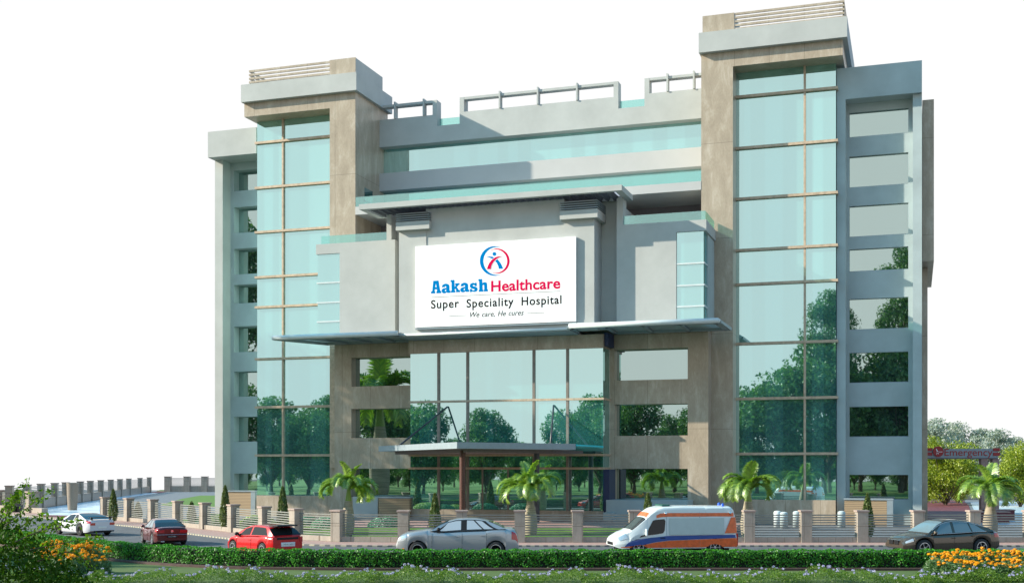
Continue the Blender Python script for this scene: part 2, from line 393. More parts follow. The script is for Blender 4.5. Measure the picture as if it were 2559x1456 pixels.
part('block_wall', 'render', [(fu(984, -3), fu(1545, -3), -3, 4.4, BB, 22.17)], label='recessed white wall behind the sign')
part('terrace_floor', 'render', [(uLr + .01, fu(984, -3), -.005, vF, BB, BT)]); part('terrace_floor', 'render', [(fu(1545, -3), rP0 - .01, -.005, vF, BB, BT)])
part('terrace_balustrade', 'rail', [(fu(803, -3.8), fu(966, -3.8), -3.8, -3.77, BT, 20.97)])
part('terrace_balustrade', 'rail', [(fu(1558, -3.8), fu(1762, -3.8), -3.8, -3.77, BT, 20.97), (fu(1762, -3.8), fu(1762, -3.8) + .03, -3.77, -.1, BT, 20.97)])
part('pergola_fin', 'render', [(fu(966, vB), fu(978, vB), vB, -3.01, BT, 22.17)])
part('pergola_fin', 'render', [(fu(1541, vB), fu(1557, vB), vB, -3.01, BT, 22.17)])
pa, pb = fu(897, -6.2), fu(1553.7, -6.2); pf, pr = -6.2, -2.9; PZ = 22.18
pg = part('pergola', 'render', [(pa, pb, pf, pf + .4, PZ, 22.55), (pa, pb, pr - .35, pr, PZ, 22.55), (pa, pa + .4, pf + .4, pr - .35, PZ, 22.55), (pb - .5, pb, pf + .4, pr - .35, PZ, 22.55)])
m = MB(); u = pa + .7
while u < pb - .7:
    m.hexa([(u, pf + .4, PZ - .04), (u + .10, pf + .4, PZ - .04), (u + .10, pr - .35, PZ - .04), (u, pr - .35, PZ - .04), (u + .16, pf + .4, PZ + .28), (u + .26, pf + .4, PZ + .28), (u + .26, pr - .35, PZ + .28), (u + .16, pr - .35, PZ + .28)]); u += .52
m.build('pergola_slats', M['slatdark'], pg)
MB().face([(pa + .401, pf + .401, PZ + .31), (pb - .501, pf + .401, PZ + .31), (pb - .501, pr - .351, PZ + .31), (pa + .401, pr - .351, PZ + .31)]).build('pergola_sheet', M['sheet'], pg)
def pilaster(a, b, ca, cb):
    p = part('pilaster', 'render', [(fu(a, -5), fu(b, -5), -5, -3.0, BB + .45, 20.7)])
    ua, ub = fu(ca, -5.35), fu(cb, -5.35)
    part('capital', 'render', [(ua, ub, -5.35, -3.0, 20.7, 21.28)], p)
    part('capital_core', 'soffit', [(ua + .25, ub - .25, -5.1, -3.0, 21.28, 21.97)], p)
    for k in range(4): part('capital_louver', 'bluemetal', [(ua, ub, -5.35, -5.101, 21.36 + k * .15, 21.42 + k * .15), (ub - .249, ub, -5.101, -3.0, 21.36 + k * .15, 21.42 + k * .15)], p)
pilaster(997, 1065, 989, 1072.6)
pilaster(1409, 1485, 1398.7, 1493)
part('sign_backing_wall', 'render', [(fu(1064, -4.95), fu(1410, -4.95), -4.95, -3.01, BB + .45, 22.16)])
part('sign_ledge', 'render', [(fu(997, -5), fu(1485, -5), -5.02, -3.0, BB - .1, BB + .449)])

# --- canopies over the entrance front
def canopy_flat(fl, fr, rl, rr, vf, vr, z, bars, right=False):
    a, b, c, d = (fu(fl, vf), vf), (fu(fr, vf), vf), (rr, vr), (rl, vr)
    P = lambda s, t: tuple((1 - s) * ((1 - t) * a[i] + t * b[i]) + s * ((1 - t) * d[i] + t * c[i]) for i in (0, 1))
    t = MB(); t.tube([(a[0] - .05, a[1], z), (b[0] + .05, b[1], z)], .17, 10)
    ca = t.build('canopy', M['whitemetal'], hosp, smooth=True)
    if right: MB().tube([(b[0] + .04, b[1], z), (c[0], c[1], z)], .16, 10).build('edge_tube', M['whitemetal'], ca, smooth=True)
    else: MB().tube([(a[0], a[1], z - .03), (d[0], d[1], z - .03)], .1, 8).build('edge_tube', M['bluemetal'], ca, smooth=True)
    fr_ = MB()
    def beam(p, q, w, h):
        p, q = Vector((*p, 0)), Vector((*q, 0)); n = (q - p).normalized().cross(Vector((0, 0, 1))) * w / 2
        fr_.hexa([(*(p - n)[:2], z - .16), (*(p + n)[:2], z - .16), (*(q + n)[:2], z - .16), (*(q - n)[:2], z - .16), (*(p - n)[:2], z - .16 + h), (*(p + n)[:2], z - .16 + h), (*(q + n)[:2], z - .16 + h), (*(q - n)[:2], z - .16 + h)])
    for k in range(bars + 1):
        s = k / bars; w = .5 if k in (0, bars) else .22
        beam(P(.03, s), P(.99, s), w, .2)
    beam(P(.08, .003), P(.08, .997), .5, .19); beam(P(.93, .003), P(.93, .997), .45, .19)
    fr_.build('canopy_frame', M['bluemetal'], ca)
    lv = MB(); nl = 20
    for k in range(nl):
        s = .15 + .72 * k / (nl - 1)
        p, q = P(s, .012), P(s, .988)
        lv.hexa([(p[0], p[1], z), (q[0], q[1], z), (q[0], q[1] + .05, z), (p[0], p[1] + .05, z), (p[0], p[1] + .12, z + .12), (q[0], q[1] + .12, z + .12), (q[0], q[1] + .17, z + .12), (p[0], p[1] + .17, z + .12)])
    lv.build('canopy_louvers', M['whitemetal'], ca)
    return ca
uWL = fu(836, -1.2); uWR = fu(1770, -1.2)
canopy_flat(683, 992, uWL - .35, fu(1022, -3.2), -6.0, -1.22, 13.36, 4)
canopy_flat(1424, 1792, fu(1450, -1.22), fu(1829, .55) - .0, -6.0, -1.22, 13.4, 4, right=True)
ce = MB(); ce.tube([(fu(1000, -5.5), -5.5, 13.27), (fu(1424, -5.5), -5.5, 13.27)], .09, 8)
ce = ce.build('canopy', M['whitemetal'], hosp, smooth=True)
part('canopy_panel', 'bluemetal', [(fu(1000, -5.5), fu(1424, -5.5), -5.4, -3.0, 13.12, 13.3)], ce)

# --- lower stone front with its windows and glazed bay
WS = [(12.2, 10.03), (8.35, 6.15), (3.85, 1.7)]
def stone_front(ua, ub, wa, wb, v, thick):
    bx = [(ua, wa, v, v + thick, 0, 13.3), (wb, ub, v, v + thick, 0, 13.3)]
    zz = [13.3] + [z for w in WS for z in w] + [0]
    for i in range(0, len(zz), 2): bx.append((wa, wb, v, v + thick, zz[i + 1], zz[i]))
    part('stone_wall', 'stone', bx)
    for (zt, zb) in WS: part('window', 'wglass', [(wa - .05, wb + .05, v + .75, v + .79, zb, zt)])
vS = -1.2
b0, b1 = fu(1025.7, -3.1), fu(1507, -3.1)
stone_front(uWL, b0, fu(878, vS), b0 - .05, vS, 1.19)
stone_front(b1, uWR, b1 + .35, fu(1718.6, vS), vS, 1.19)
part('sunlit_pier_strip', 'mullion', [(fu(824, -.3), uWL - .01, -.3, -.01, 3.9, 13.1)], label='narrow tan strip coloured as sunlit pier front beside the stone wall')  # stands for the lit front of the tower pier, sunlight put into the tan
bay = part('curtain_wall', 'bayglass', [(b0, b1, -3.1, vS - .01, .95, 12.15)], label='glazed entrance bay under a stone beam')
part('stone_beam', 'stone', [(b0 - .1, b1 + .06, -3.22, vS - .01, 12.16, 13.1)])
for z in (8.66, 4.8, 3.87): part('transom', 'mullion', [(b0 - .1, b1 + .08, -3.24, vS - .02, z - .07, z + .08)], bay)
for p in (1096.6, 1169, 1334.5, 1418.6): part('mullion', 'mullion2', [(fu(p, -3.1) - .09, fu(p, -3.1) + .09, -3.2, -3.05, .95, 12.15)], bay)
for p in (1199, 1222, 1256, 1283): pass
for p in (1206, 1270): part('door_post', 'mullion2', [(fu(p, -3.1) - .05, fu(p, -3.1) + .05, -3.17, -3.11, .95, 3.8)], bay)
part('bay_plinth', 'stone', [(b0 - .05, b1 + .03, -3.15, vS - .01, 0, .94)])
part('planter_wall', 'render_shaded', [(fu(1514.6, -3.4), fu(1718, -3.4), -3.4, vS - .01, 0, 1.72), (fu(1507, -4.4), fu(1530, -4.4), -4.4, -3.41, 0, .9)])
part('planter_wall', 'render', [(fu(882, -3), fu(944, -3), -3, vS - .01, 0, 1.78)])
part('dark_return', 'navy', [(b1 + .01, b1 + .42, -3.0, vS - .02, 0, 3.8)]); part('beam_return', 'navy', [(b1 + .07, b1 + .32, -3.0, vS - .02, 12.3, 13.2)])
def slat_wall(a, b, v, z, fr=True):
    w = part('planter_wall', 'wood', [(fu(a, v), fu(b, v), v, v + 1.2, 0, z - .1)])
    part('coping', 'bluemetal', [(fu(a, v) - .05, fu(b, v) + (.42 if fr else .05), v - .06, v + 1.25, z - .098, z)], w)
    if fr: part('end_post', 'bluemetal', [(fu(b, v) + .01, fu(b, v) + .4, v - .04, v + 1.2, 0, z - .1)], w)
slat_wall(946, 1024, -3.4, 1.8, False)
slat_wall(569, 627, 2.2, 2.05)
slat_wall(2110, 2216, .6, 1.85)

# --- entrance canopy on a column, tied back by two rods
zc = 5.47
def Wl(x, y): # world to hospital local
    x, y = x - B2W(0, 0)[0], y - B2W(0, 0)[1]
    return (x * ct - y * st, x * st + y * ct)
A_, B_, C_, D_ = Wl(gx(946, 86), 86), Wl(gx(1142, 71.4), 71.4), Wl(gx(1438.5, 77), 77), Wl(gx(1507, 83), 82.6)
E_ = (fu(1350, -3.4), -3.4)
ec = MB().prism([A_, B_, C_, E_, (b0 - 1.2, -3.26)], zc - .40, zc - .02).build('entrance_canopy', M['bluemetal2'], hosp)
def inset(p, k): c = Vector((sum(q[0] for q in (A_, B_, C_, D_)) / 4, sum(q[1] for q in (A_, B_, C_, D_)) / 4)); v = Vector(p); return tuple(v + (c - v).normalized() * k)
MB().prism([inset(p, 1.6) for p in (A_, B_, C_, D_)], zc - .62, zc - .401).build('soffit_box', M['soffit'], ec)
MB().prism([(C_[0] + .03, C_[1] + .03), D_, (fu(1500, -3.3), -3.3), (E_[0] + .05, E_[1])], zc - .16, zc - .06).build('turquoise_panel', M['cyan'], ec)
for px, Y in ((1156, 73.6), (1341, 77.5)):
    x, y = Wl(gx(px, Y), Y); m = MB(); m.lathe([(.19, 0), (.19, zc - .5)], 20, o=(x, y, .0)); m.build('column', M['brownmetal' if px < 1200 else 'darkmetal'], ec, smooth=True)
for p, q in (((999, 1110.7, -9), (1118, 1016, -3.2)), ((1376, 1106, -8), (1383.4, 1012.5, -3.2))):
    pt = lambda a: (fu(a[0], a[2]), a[2], fz(a[1], a[0], a[2]))
    s, e = pt(p), pt(q); s = (s[0], s[1], zc - .03)
    MB().tube([s, e], .065, 8).build('tie_rod', M['darkmetal'], ec, smooth=True)

# ================================================================ THE SIGN
sign = empty('hospital_sign', B2W(fu(1238, -5.1), -5.1, 13.8), -TH, label='large white billboard with round figure emblem and hospital lettering', cat='sign')
sox, soy, soz = fu(1238, -5.1), -5.1, 13.8
su0, su1 = fu(1038.2, -5.2) - sox, fu(1439.2, -5.2) - sox
MB().box(su0, su1, -.12, .06, 0, 5.72).build('sign_panel', M['signwhite'], sign)
MB().box(su0, su1, -.13, .05, -.14, -.05).build('bottom_rail', M['bluemetal'], sign)
VS = -5.22
def sp(X, Y):
    px, py = (1340 + X / 4.283) * .7639, (760 + Y / 4.283) * .7639
    return (fu(px, VS) - sox, fz(py, px, VS) - soz)
def flatpoly(name, polys, mat, y=-.126, parent=sign):
    m = MB()
    for P in polys: m.face([(p[0], y, p[1]) for p in P])
    return m.build(name, M[mat], parent)
def strip(name, a, b, mat, parent, y=-.126):
    m = MB()
    for i in range(len(a) - 1): m.face([(a[i][0], y, a[i][1]), (a[i + 1][0], y, a[i + 1][1]), (b[i + 1][0], y, b[i + 1][1]), (b[i][0], y, b[i][1])])
    return m.build(name, M[mat], parent)
em = empty('emblem'); em.parent = sign
def arc(cx, cy, r, a0, a1, n=48): return [sp(cx + r * math.cos(a0 + (a1 - a0) * i / n), cy + r * math.sin(a0 + (a1 - a0) * i / n)) for i in range(n + 1)]
aO = math.atan2(187, 91); aI = math.atan2(187, 55)
strip('blue_crescent', arc(1192, 400, 208, aO, 2 * math.pi - aO), arc(1228, 400, 195, aI, 2 * math.pi - aI), 'logoblue', em)
aO = math.atan2(142, -104); aI = math.atan2(142, -82)
strip('red_crescent', arc(1225, 401, 176, -aO, aO), arc(1203, 402, 164, -aI, aI), 'logored', em)
def tri_poly(name, pts, mat, y): return flatpoly(name, [[sp(*p) for p in pts]], mat, y, em)
flatpoly('figure_head', [[sp(1188 + 27 * math.cos(t * math.pi / 12), 302 + 27 * math.sin(t * math.pi / 12)) for t in range(24)]], 'logoblue', -.126, em)
strip('blue_limb', [sp(*p) for p in ((1077, 342), (1110, 336), (1150, 338), (1190, 350), (1232, 378), (1265, 415), (1290, 458), (1310, 508))],
      [sp(*p) for p in ((1077, 342), (1120, 353), (1152, 368), (1175, 383), (1200, 403), (1225, 435), (1243, 475), (1250, 510))], 'logoblue', em, -.126)
strip('red_limb_edge', [sp(*p) for p in ((1310, 337), (1250, 326), (1200, 341), (1148, 380), (1110, 430), (1090, 475), (1080, 505))],
      [sp(*p) for p in ((1310, 339), (1264, 354), (1224, 378), (1190, 410), (1164, 444), (1150, 478), (1146, 505))], 'signwhite', em, -.130)
strip('red_limb', [sp(*p) for p in ((1297, 335), (1250, 333), (1200, 348), (1150, 385), (1115, 430), (1095, 475), (1083, 514))],
      [sp(*p) for p in ((1297, 337), (1260, 348), (1220, 372), (1185, 405), (1160, 440), (1145, 475), (1140, 514))], 'logored', em, -.134)
def text(name, body, mat, x0, x1, zb, cap, y, parent, offset=0, shear=0, space=1, ref='H', wspace=1, M4=None):
    def mesh_of(s):
        cu = bpy.data.curves.new(name, 'FONT'); cu.body = s; cu.size = 1; cu.offset = offset; cu.shear = shear; cu.space_character = space; cu.space_word = wspace; cu.resolution_u = 6
        ob = bpy.data.objects.new(name, cu); C.objects.link(ob); bpy.context.view_layer.update()
        me = bpy.data.meshes.new_from_object(ob.evaluated_get(bpy.context.evaluated_depsgraph_get()))
        bpy.data.objects.remove(ob); return me
    h = mesh_of(ref); zs = [v.co.y for v in h.vertices]; ch = max(zs) - max(0, min(zs)); bpy.data.meshes.remove(h)
    me = mesh_of(body); xs = [v.co.x for v in me.vertices]; a, b = min(xs), max(xs)
    for v in me.vertices:
        v.co = Vector((x0 + (v.co.x - a) / (b - a) * (x1 - x0), y, zb + v.co.y / ch * cap))
    me.materials.clear(); me.materials.append(M[mat]); me.name = name
    o = bpy.data.objects.new(name, me); C.objects.link(o); o.parent = parent; return o
def line_text(name, body, mat, X0, X1, Yb0, Yb1, capz, **k):
    p, q = sp(X0, Yb0), sp(X1, Yb1); zb = (p[1] + q[1]) / 2
    cap = sp((X0 + X1) / 2, (Yb0 + Yb1) / 2 - capz)[1] - sp((X0 + X1) / 2, (Yb0 + Yb1) / 2)[1]
    return text(name, body, mat, p[0], q[0], zb, cap, -.126, sign, **k), zb, cap
# the heavy blue slab serif word, drawn letter by letter as filled outlines
wordb = empty('blue_word'); wordb.parent = sign
def outline(name, loops, mat, parent, y):
    cu = bpy.data.curves.new(name, 'CURVE'); cu.dimensions = '2D'; cu.fill_mode = 'BOTH'
    for lp in loops:
        P = [sp(*p) for p in lp]; sl = cu.splines.new('POLY'); sl.points.add(len(P) - 1); sl.use_cyclic_u = True
        for k, p in enumerate(P): sl.points[k].co = (p[0], p[1], 0, 1)
    ob = bpy.data.objects.new(name, cu); C.objects.link(ob); bpy.context.view_layer.update()
    me = bpy.data.meshes.new_from_object(ob.evaluated_get(bpy.context.evaluated_depsgraph_get())); bpy.data.objects.remove(ob)
    for v in me.vertices: v.co = Vector((v.co.x, y, v.co.y))
    me.materials.clear(); me.materials.append(M[mat]); me.name = name
    o = bpy.data.objects.new(name, me); C.objects.link(o); o.parent = parent; return o
la = [[(452, 768), (458, 738), (480, 722), (510, 716), (540, 722), (556, 740), (559, 770), (559, 815), (574, 818), (574, 845), (530, 848), (520, 838), (503, 850), (480, 854), (458, 846), (448, 825), (450, 800), (465, 786), (490, 780), (512, 776), (512, 760), (506, 750), (497, 751), (494, 768)], [(512, 797), (498, 803), (494, 813), (498, 824), (506, 825), (512, 817)]]
outline('letter', [[(300, 856), (300, 826), (316, 824), (331, 678), (405, 674), (430, 820), (444, 820), (444, 850), (376, 853), (376, 824), (384, 823), (381, 796), (353, 797), (351, 824), (359, 824), (359, 854)], [(357, 768), (378, 767), (368, 712)]], 'logoblue', wordb, -.126)
outline('letter', la, 'logoblue', wordb, -.126)
outline('letter', [[(586, 694), (574, 695), (572, 666), (628, 664), (630, 762), (648, 740), (638, 738), (638, 712), (700, 708), (700, 732), (686, 736), (662, 764), (690, 806), (706, 806), (706, 836), (650, 838), (650, 814), (654, 812), (640, 786), (631, 796), (631, 812), (640, 814), (640, 842), (580, 844), (580, 816), (588, 814)]], 'logoblue', wordb, -.126)
outline('letter', [[(x + 262, y - 14) for x, y in l_] for l_ in la], 'logoblue', wordb, -.126)
outline('letter', [[(922, 702), (940, 704), (942, 752), (918, 753), (908, 738), (892, 734), (883, 741), (888, 750), (920, 758), (945, 770), (953, 795), (946, 820), (920, 832), (895, 832), (878, 826), (868, 834), (846, 836), (844, 790), (868, 788), (878, 804), (898, 812), (911, 804), (904, 794), (872, 786), (850, 772), (842, 748), (852, 718), (876, 706), (900, 704), (914, 711)]], 'logoblue', wordb, -.126)
outline('letter', [[(974, 682), (964, 682), (962, 654), (1018, 651), (1019, 712), (1035, 698), (1060, 694), (1080, 704), (1086, 725), (1088, 798), (1097, 798), (1096, 826), (1040, 828), (1040, 802), (1046, 800), (1044, 745), (1040, 732), (1028, 734), (1022, 748), (1024, 802), (1034, 802), (1034, 829), (968, 832), (968, 804), (976, 802)]], 'logoblue', wordb, -.126)
line_text('lettering', 'Healthcare', 'logored', 1142, 2112, 820, 787, 150, offset=.026, space=1.03)
line_text('lettering', 'Super', 'signblack', 300, 692, 1063, 1050, 118, offset=.017, space=1.12, ref='S')
line_text('lettering', 'Speciality', 'signblack', 797, 1457, 1048, 1025, 118, offset=.017, space=1.12, ref='S')
line_text('lettering', 'Hospital', 'signblack', 1568, 2128, 1018, 998, 118, offset=.017, space=1.12)
line_text('lettering', 'We care, He cures', 'signgrey', 845, 1600, 1181, 1163, 72, shear=.28, offset=.006, wspace=1.2)
for a, b, c, d in ((305, 2115, 900, 831), (555, 793, 1171, 1163), (1648, 1887, 1132, 1123)):
    p, q = sp(a, c), sp(b, d); zz = (p[1] + q[1]) / 2; MB().box(p[0], q[0], -.127, -.12, zz - .012, zz + .012).build('rule_line', M['signblack'], sign)
# ================================================================ GROUND
def sheet(name, pts, z, mat, th=0, kind='structure', label=None):
    m = MB()
    if th: m.prism(pts, z - th, z)
    else: m.face([(p[0], p[1], z) for p in pts])
    o = m.build(name, M[mat] if isinstance(mat, str) else mat); tag(o, kind=kind, label=label); return o
def off(pts, d):
    out = []
    for i, p in enumerate(pts):
        a = Vector(pts[max(i - 1, 0)]); b = Vector(pts[min(i + 1, len(pts) - 1)]); t = (b - a).normalized()
        out.append((p[0] - t.y * d, p[1] + t.x * d))
    return out
def smooth_line(pts, n=60):
    """even resample of a Catmull-Rom curve"""
    P = [Vector(p) for p in pts]; P = [P[0] * 2 - P[1]] + P + [P[-1] * 2 - P[-2]]; out = []
    for i in range(1, len(P) - 2):
        for k in range(12):
            t = k / 12; a, b, c, d = P[i - 1], P[i], P[i + 1], P[i + 2]
            out.append(.5 * ((2 * b) + (c - a) * t + (2 * a - 5 * b + 4 * c - d) * t * t + (3 * b - a - 3 * c + d) * t ** 3))
    out.append(P[-2]); L = [0]
    for a, b in zip(out, out[1:]): L.append(L[-1] + (b - a).length)
    res = []; j = 0
    for i in range(n + 1):
        s = L[-1] * i / n
        while j < len(L) - 2 and L[j + 1] < s: j += 1
        t = (s - L[j]) / max(L[j + 1] - L[j], 1e-9); q = out[j].lerp(out[j + 1], t); res.append((q.x, q.y))
    return res
FENCE_PX = [2715, 2574, 2433, 2293, 2153, 2013, 1871, 1729, 1585, 1443, 1299, 1154, 1009]
fence_right = [(gx(p, 64), 64.0) for p in FENCE_PX]
fence_left = [(gx(p, Z), Z) for p, Z in ((844, 64.6), (740, 66.6), (661, 70.3), (583, 73.9), (512, 77.6), (444, 81.6), (382, 85.6), (322, 88.6), (262, 92.2))]
fence_pts = fence_right + fence_left
kline = smooth_line([(60, 64), (30, 64), (10, 64), (0, 64), (-9.3, 64.5), (-14.6, 70.3), (-22.5, 81.6), (-31.2, 92.2), (-42.5, 106), (-55, 122), (-75, 146)], 120)
kerb_in = off(kline, 2.45); kerb_out = off(kline, 2.62)
GZ = -.07
sheet('road', [(-300, -160), (300, -160), (300, 330), (-300, 330)][:0] or [(-260, -160), (260, -160), (260, 206), (-260, 206)], GZ, 'asphalt')
pv = kline + kerb_in[::-1]
m = MB()
for i in range(len(kline) - 1): m.hexa([(*kerb_in[i + 1], GZ), (*kerb_in[i], GZ), (*kline[i], GZ), (*kline[i + 1], GZ), (*kerb_in[i + 1], 0), (*kerb_in[i], 0), (*kline[i], 0), (*kline[i + 1], 0)])
tag(m.build('pavement', M['pink']), kind='structure')
kf = smooth_line(kline, 800); ki, ko = off(kf, 2.455), off(kf, 2.62); m = MB()
for i in range(len(kf) - 1): m.hexa([(*ko[i + 1], GZ), (*ko[i], GZ), (*ki[i], GZ), (*ki[i + 1], GZ), (*ko[i + 1], .01), (*ko[i], .01), (*ki[i], .01), (*ki[i + 1], .01)], i % 2)
tag(m.build('kerb', [M['kerbw'], M['kerbk']]), kind='structure')
# hospital plot behind the fence
plot = [p for p in kline if p[0] < 59] + [(-75, 205), (60, 205)]
sheet('plot_ground', plot, .004, 'greypave', .09)
def gpt(px, py, z=0): Z = (CAMZ - z) * FPX / (py - YH); return (gx(px, Z), Z)
def between(u0, v0, u1, v1): return [B2W(u0, v0)[:2], B2W(u1, v0)[:2], B2W(u1, v1)[:2], B2W(u0, v1)[:2]]
# front lawn, rising gently towards the entrance
def band_lawn(name, xs, y0, y1, z0, z1, mat):
    m = MB()
    for i in range(len(xs) - 1):
        a, b = xs[i], xs[i + 1]
        m.face([(a[0], a[1], z0), (b[0], b[1], z0), (b[2], b[3], z1), (a[2], a[3], z1)])
    tag(m.build(name, M[mat]), kind='structure')
def row(px, Y0, Y1): return (gx(px, Y0), Y0, gx(px, Y1), Y1)
band_lawn('lawn', [row(p, 64.4, 72) for p in (880, 1100, 1300, 1500, 1838)], 0, 0, .02, .34, 'grass')
sheet('forecourt', [(gx(870, 72), 72), (gx(1838, 72), 72), (gx(1838, 80), 78), (gx(1500, 81), 81), (gx(1020, 86), 85), (gx(870, 90), 88)], .36, 'pink', .3)
fl = fence_left[::-1]
# lawn strip that follows the curved fence
lawn_l = off(kline, -.5); lawn_b = off(kline, -7.5); i0 = next(i for i, p in enumerate(kline) if p[0] < -7.5); i1 = next(i for i, p in enumerate(kline) if p[0] < -29)
sheet('lawn', lawn_l[i0:i1] + lawn_b[i0:i1][::-1], .03, 'grass')
sheet('lawn', [gpt(400, 1262), gpt(560, 1268), gpt(560, 1238), gpt(500, 1238), gpt(455, 1246)], .05, 'grass')
sheet('lawn', [gpt(390, 1227), gpt(560, 1228), gpt(560, 1224.5), gpt(400, 1223.5)], .04, 'grass2')
sheet('driveway', [gpt(104, 1286), gpt(256, 1290), gpt(256, 1252), gpt(396, 1231.5), gpt(362, 1231), gpt(194, 1257), gpt(104, 1270)], .03, 'bluepave')
sheet('driveway_edge', [gpt(104, 1290), gpt(256, 1294), gpt(256, 1290.2), gpt(104, 1286.2)], .034, 'maroon')
sheet('driveway_edge', [gpt(362, 1231), gpt(396, 1231.5), gpt(425, 1226.5), gpt(405, 1226.2)], .034, 'maroon')
sheet('maroon_court', [gpt(2306, 1318), gpt(2440, 1314), gpt(2420, 1262), gpt(2408, 1250), gpt(2306, 1249)], .03, 'maroon')
sheet('driveway', [gpt(2452, 1314), gpt(2600, 1316), gpt(2600, 1258), gpt(2500, 1252), gpt(2425, 1255)], .03, 'bluepave')
# central reservation: soil under the hedge, verge in front of it
hline = smooth_line([(34, 47.1), (20, 47.1), (8, 47.1), (0, 47.1), (-6.4, 47.2), (-11.8, 48.3), (-17, 52), (-22.5, 58), (-29, 66), (-38, 78)], 110)
med_b = off(hline, .45 * -1)
verge = off(hline, -.55)
sheet('verge', verge + [(-60, 78), (-60, 20), (34, 20)], .0, 'grass2', .08)
m = MB()
for a, b, c, d in zip(off(hline, .35), off(hline, .35)[1:], off(hline, .62)[1:], off(hline, .62)): m.hexa([(*d, GZ), (*c, GZ), (*b, GZ), (*a, GZ), (*d, .09), (*c, .09), (*b, .09), (*a, .09)][:8])
tag(m.build('kerb', M['brickedge']), kind='structure')
sheet('park_lawn', [(-200, 14), (30, 14), (60, -150), (-240, -150)], -.05, 'grass')
sheet('park_lawn', [(-200, 15), (-62, 15), (-62, 60), (-95, 110), (-200, 160)], -.05, 'grass')

# ================================================================ FENCES
def fence(name, label, pts, pw, zb, zp, zt, rails, group=None, slat='railmetal', pier='stone2', skip=(), wall0=-.02, ext=None, cat='fence'):
    root = empty(name, (pts[0][0], pts[0][1], 0), label=label, cat=cat, group=group)
    ox, oy = pts[0]
    def seg(mb, p, q, w, z0, z1):
        p, q = Vector(p), Vector(q); t = (q - p).normalized(); n = Vector((-t.y, t.x)) * w / 2
        mb.hexa([(*(p - n - Vector((ox, oy))), z0), (*(p + n - Vector((ox, oy))), z0), (*(q + n - Vector((ox, oy))), z0), (*(q - n - Vector((ox, oy))), z0),
                 (*(p - n - Vector((ox, oy))), z1), (*(p + n - Vector((ox, oy))), z1), (*(q + n - Vector((ox, oy))), z1), (*(q - n - Vector((ox, oy))), z1)][::1])
    L = pts if ext is None else [ext] + pts
    m = MB()
    for a, b in zip(L, L[1:]): seg(m, a, b, pw * .62, wall0, zp)
    m.build('plinth', M[pier], root)
    for i, (a, b) in enumerate(zip(pts, pts[1:])):
        if i in skip: continue
        t = (Vector(b) - Vector(a)).normalized() * pw * .5
        m = MB(); st_ = (zt - .22 - zp) / rails
        for k in range(rails): seg(m, Vector(a) + t, Vector(b) - t, .03, zp + .06 + k * st_, zp + .06 + k * st_ + st_ * .46)
        m.build('rail_panel', M[slat], root)
    for i, p in enumerate(pts):
        a = Vector(pts[max(i - 1, 0)]); b = Vector(pts[min(i + 1, len(pts) - 1)]); t = (b - a).normalized(); n = Vector((-t.y, t.x))
        def sq(w, z0, z1):
            c = Vector(p) - Vector((ox, oy)); h = w / 2
            cs = [c - t * h - n * h, c - t * h + n * h, c + t * h + n * h, c + t * h - n * h]
            return [(*q, z0) for q in cs] + [(*q, z1) for q in cs]
        zm = (zt + zp) / 2; m = MB(); m.hexa(sq(pw, wall0, zm - .012)); m.hexa(sq(pw - .04, zm - .012, zm + .012)); m.hexa(sq(pw, zm + .012, zt - .09))
        pr = m.build('pier', M[pier], root)
        MB().hexa(sq(pw + .1, zt - .09, zt)).build('cap', M['capstone'], pr)
    return root
fence('street_fence', 'long street fence of stone piers and grey slat panels in front of the hospital', fence_pts, .56, .0, .28, 1.70, 9, pier='stone2')
fence('street_fence', 'short end of slat fence on a stone plinth beyond the driveway, behind the dark bush', [(gx(80, 105), 105), (gx(42, 108), 108), (gx(0, 112), 112), (gx(-45, 116), 116)], .85, 0, .45, 1.85, 9, ext=(gx(112, 103), 103))
far = []
for p in (-20, 24, 68, 103, 137, 164, 201, 226, 252, 277, 300, 322, 350, 373): far.append(p)
def farY(p): return 1 / ((1 / 111.0) + (1 / 190.0 - 1 / 111.0) * (p - 60) / (380 - 60))
fence('boundary_fence', 'far slat fence with stone piers receding behind the pale blue driveway', [(gx(p, farY(p)), farY(p)) for p in far[1:]], .62, 0, .95, 2.35, 8)
fence('boundary_fence', 'distant slat fence with stone piers beside the left wing of the hospital', [(gx(p, 192), 192) for p in (420, 468, 512, 558, 604)], .95, 0, .95, 2.45, 7, wall0=-.02)
fence('boundary_fence', 'back slat fence with stone piers below the emergency sign', [(gx(p, 146), 146) for p in (2245, 2293, 2378, 2466, 2552, 2640)], .95, 0, .55, 2.2, 9)

# ================================================================ SMALL THINGS INSIDE THE PLOT
Zp = 110.5; o = empty('gate_pillar', (gx(181, Zp), Zp, 0), label='round ribbed stone pillar tapering down, standing on the pale blue driveway', cat='pillar')
MB().lathe([(0, 0), (.40, 0), (.42, .3), (.48, 1.4), (.51, 2.46), (0, 2.46)], 28).build('shaft', M['rib'], o, smooth=False)
MB().lathe([(0, 2.461), (.53, 2.461), (.53, 2.54), (0, 2.54)], 28).build('cap', M['stone2'], o)
bl = [(1943, 80), (1959, 78), (1991, 79.5), (2007, 77), (2103, 79.5)]
bnames = ['pale bollard by the planter', 'grey bollard just beside the pale one', 'grey bollard closely to the left of a dark topped one', 'dark topped bollard just before the fence pier', 'lone grey bollard before the base of the glass tower']
for (px, Y), lb in zip(bl, bnames):
    o = empty('bollard', (gx(px, Y), Y, 0), label=lb, cat='bollard', group='bollards along the tower forecourt')
    MB().lathe([(0, 0), (.25, 0), (.25, 1.0), (.22, 1.04)], 20).build('post', M['whitemetal'] if px in (1943,) else M['render_shaded'], o, smooth=True)
    MB().lathe([(.22, 1.04), (.12, 1.08), (0, 1.09)], 20).build('top', M['soffit'] if px == 2007 else M['whitemetal'], o, smooth=True)
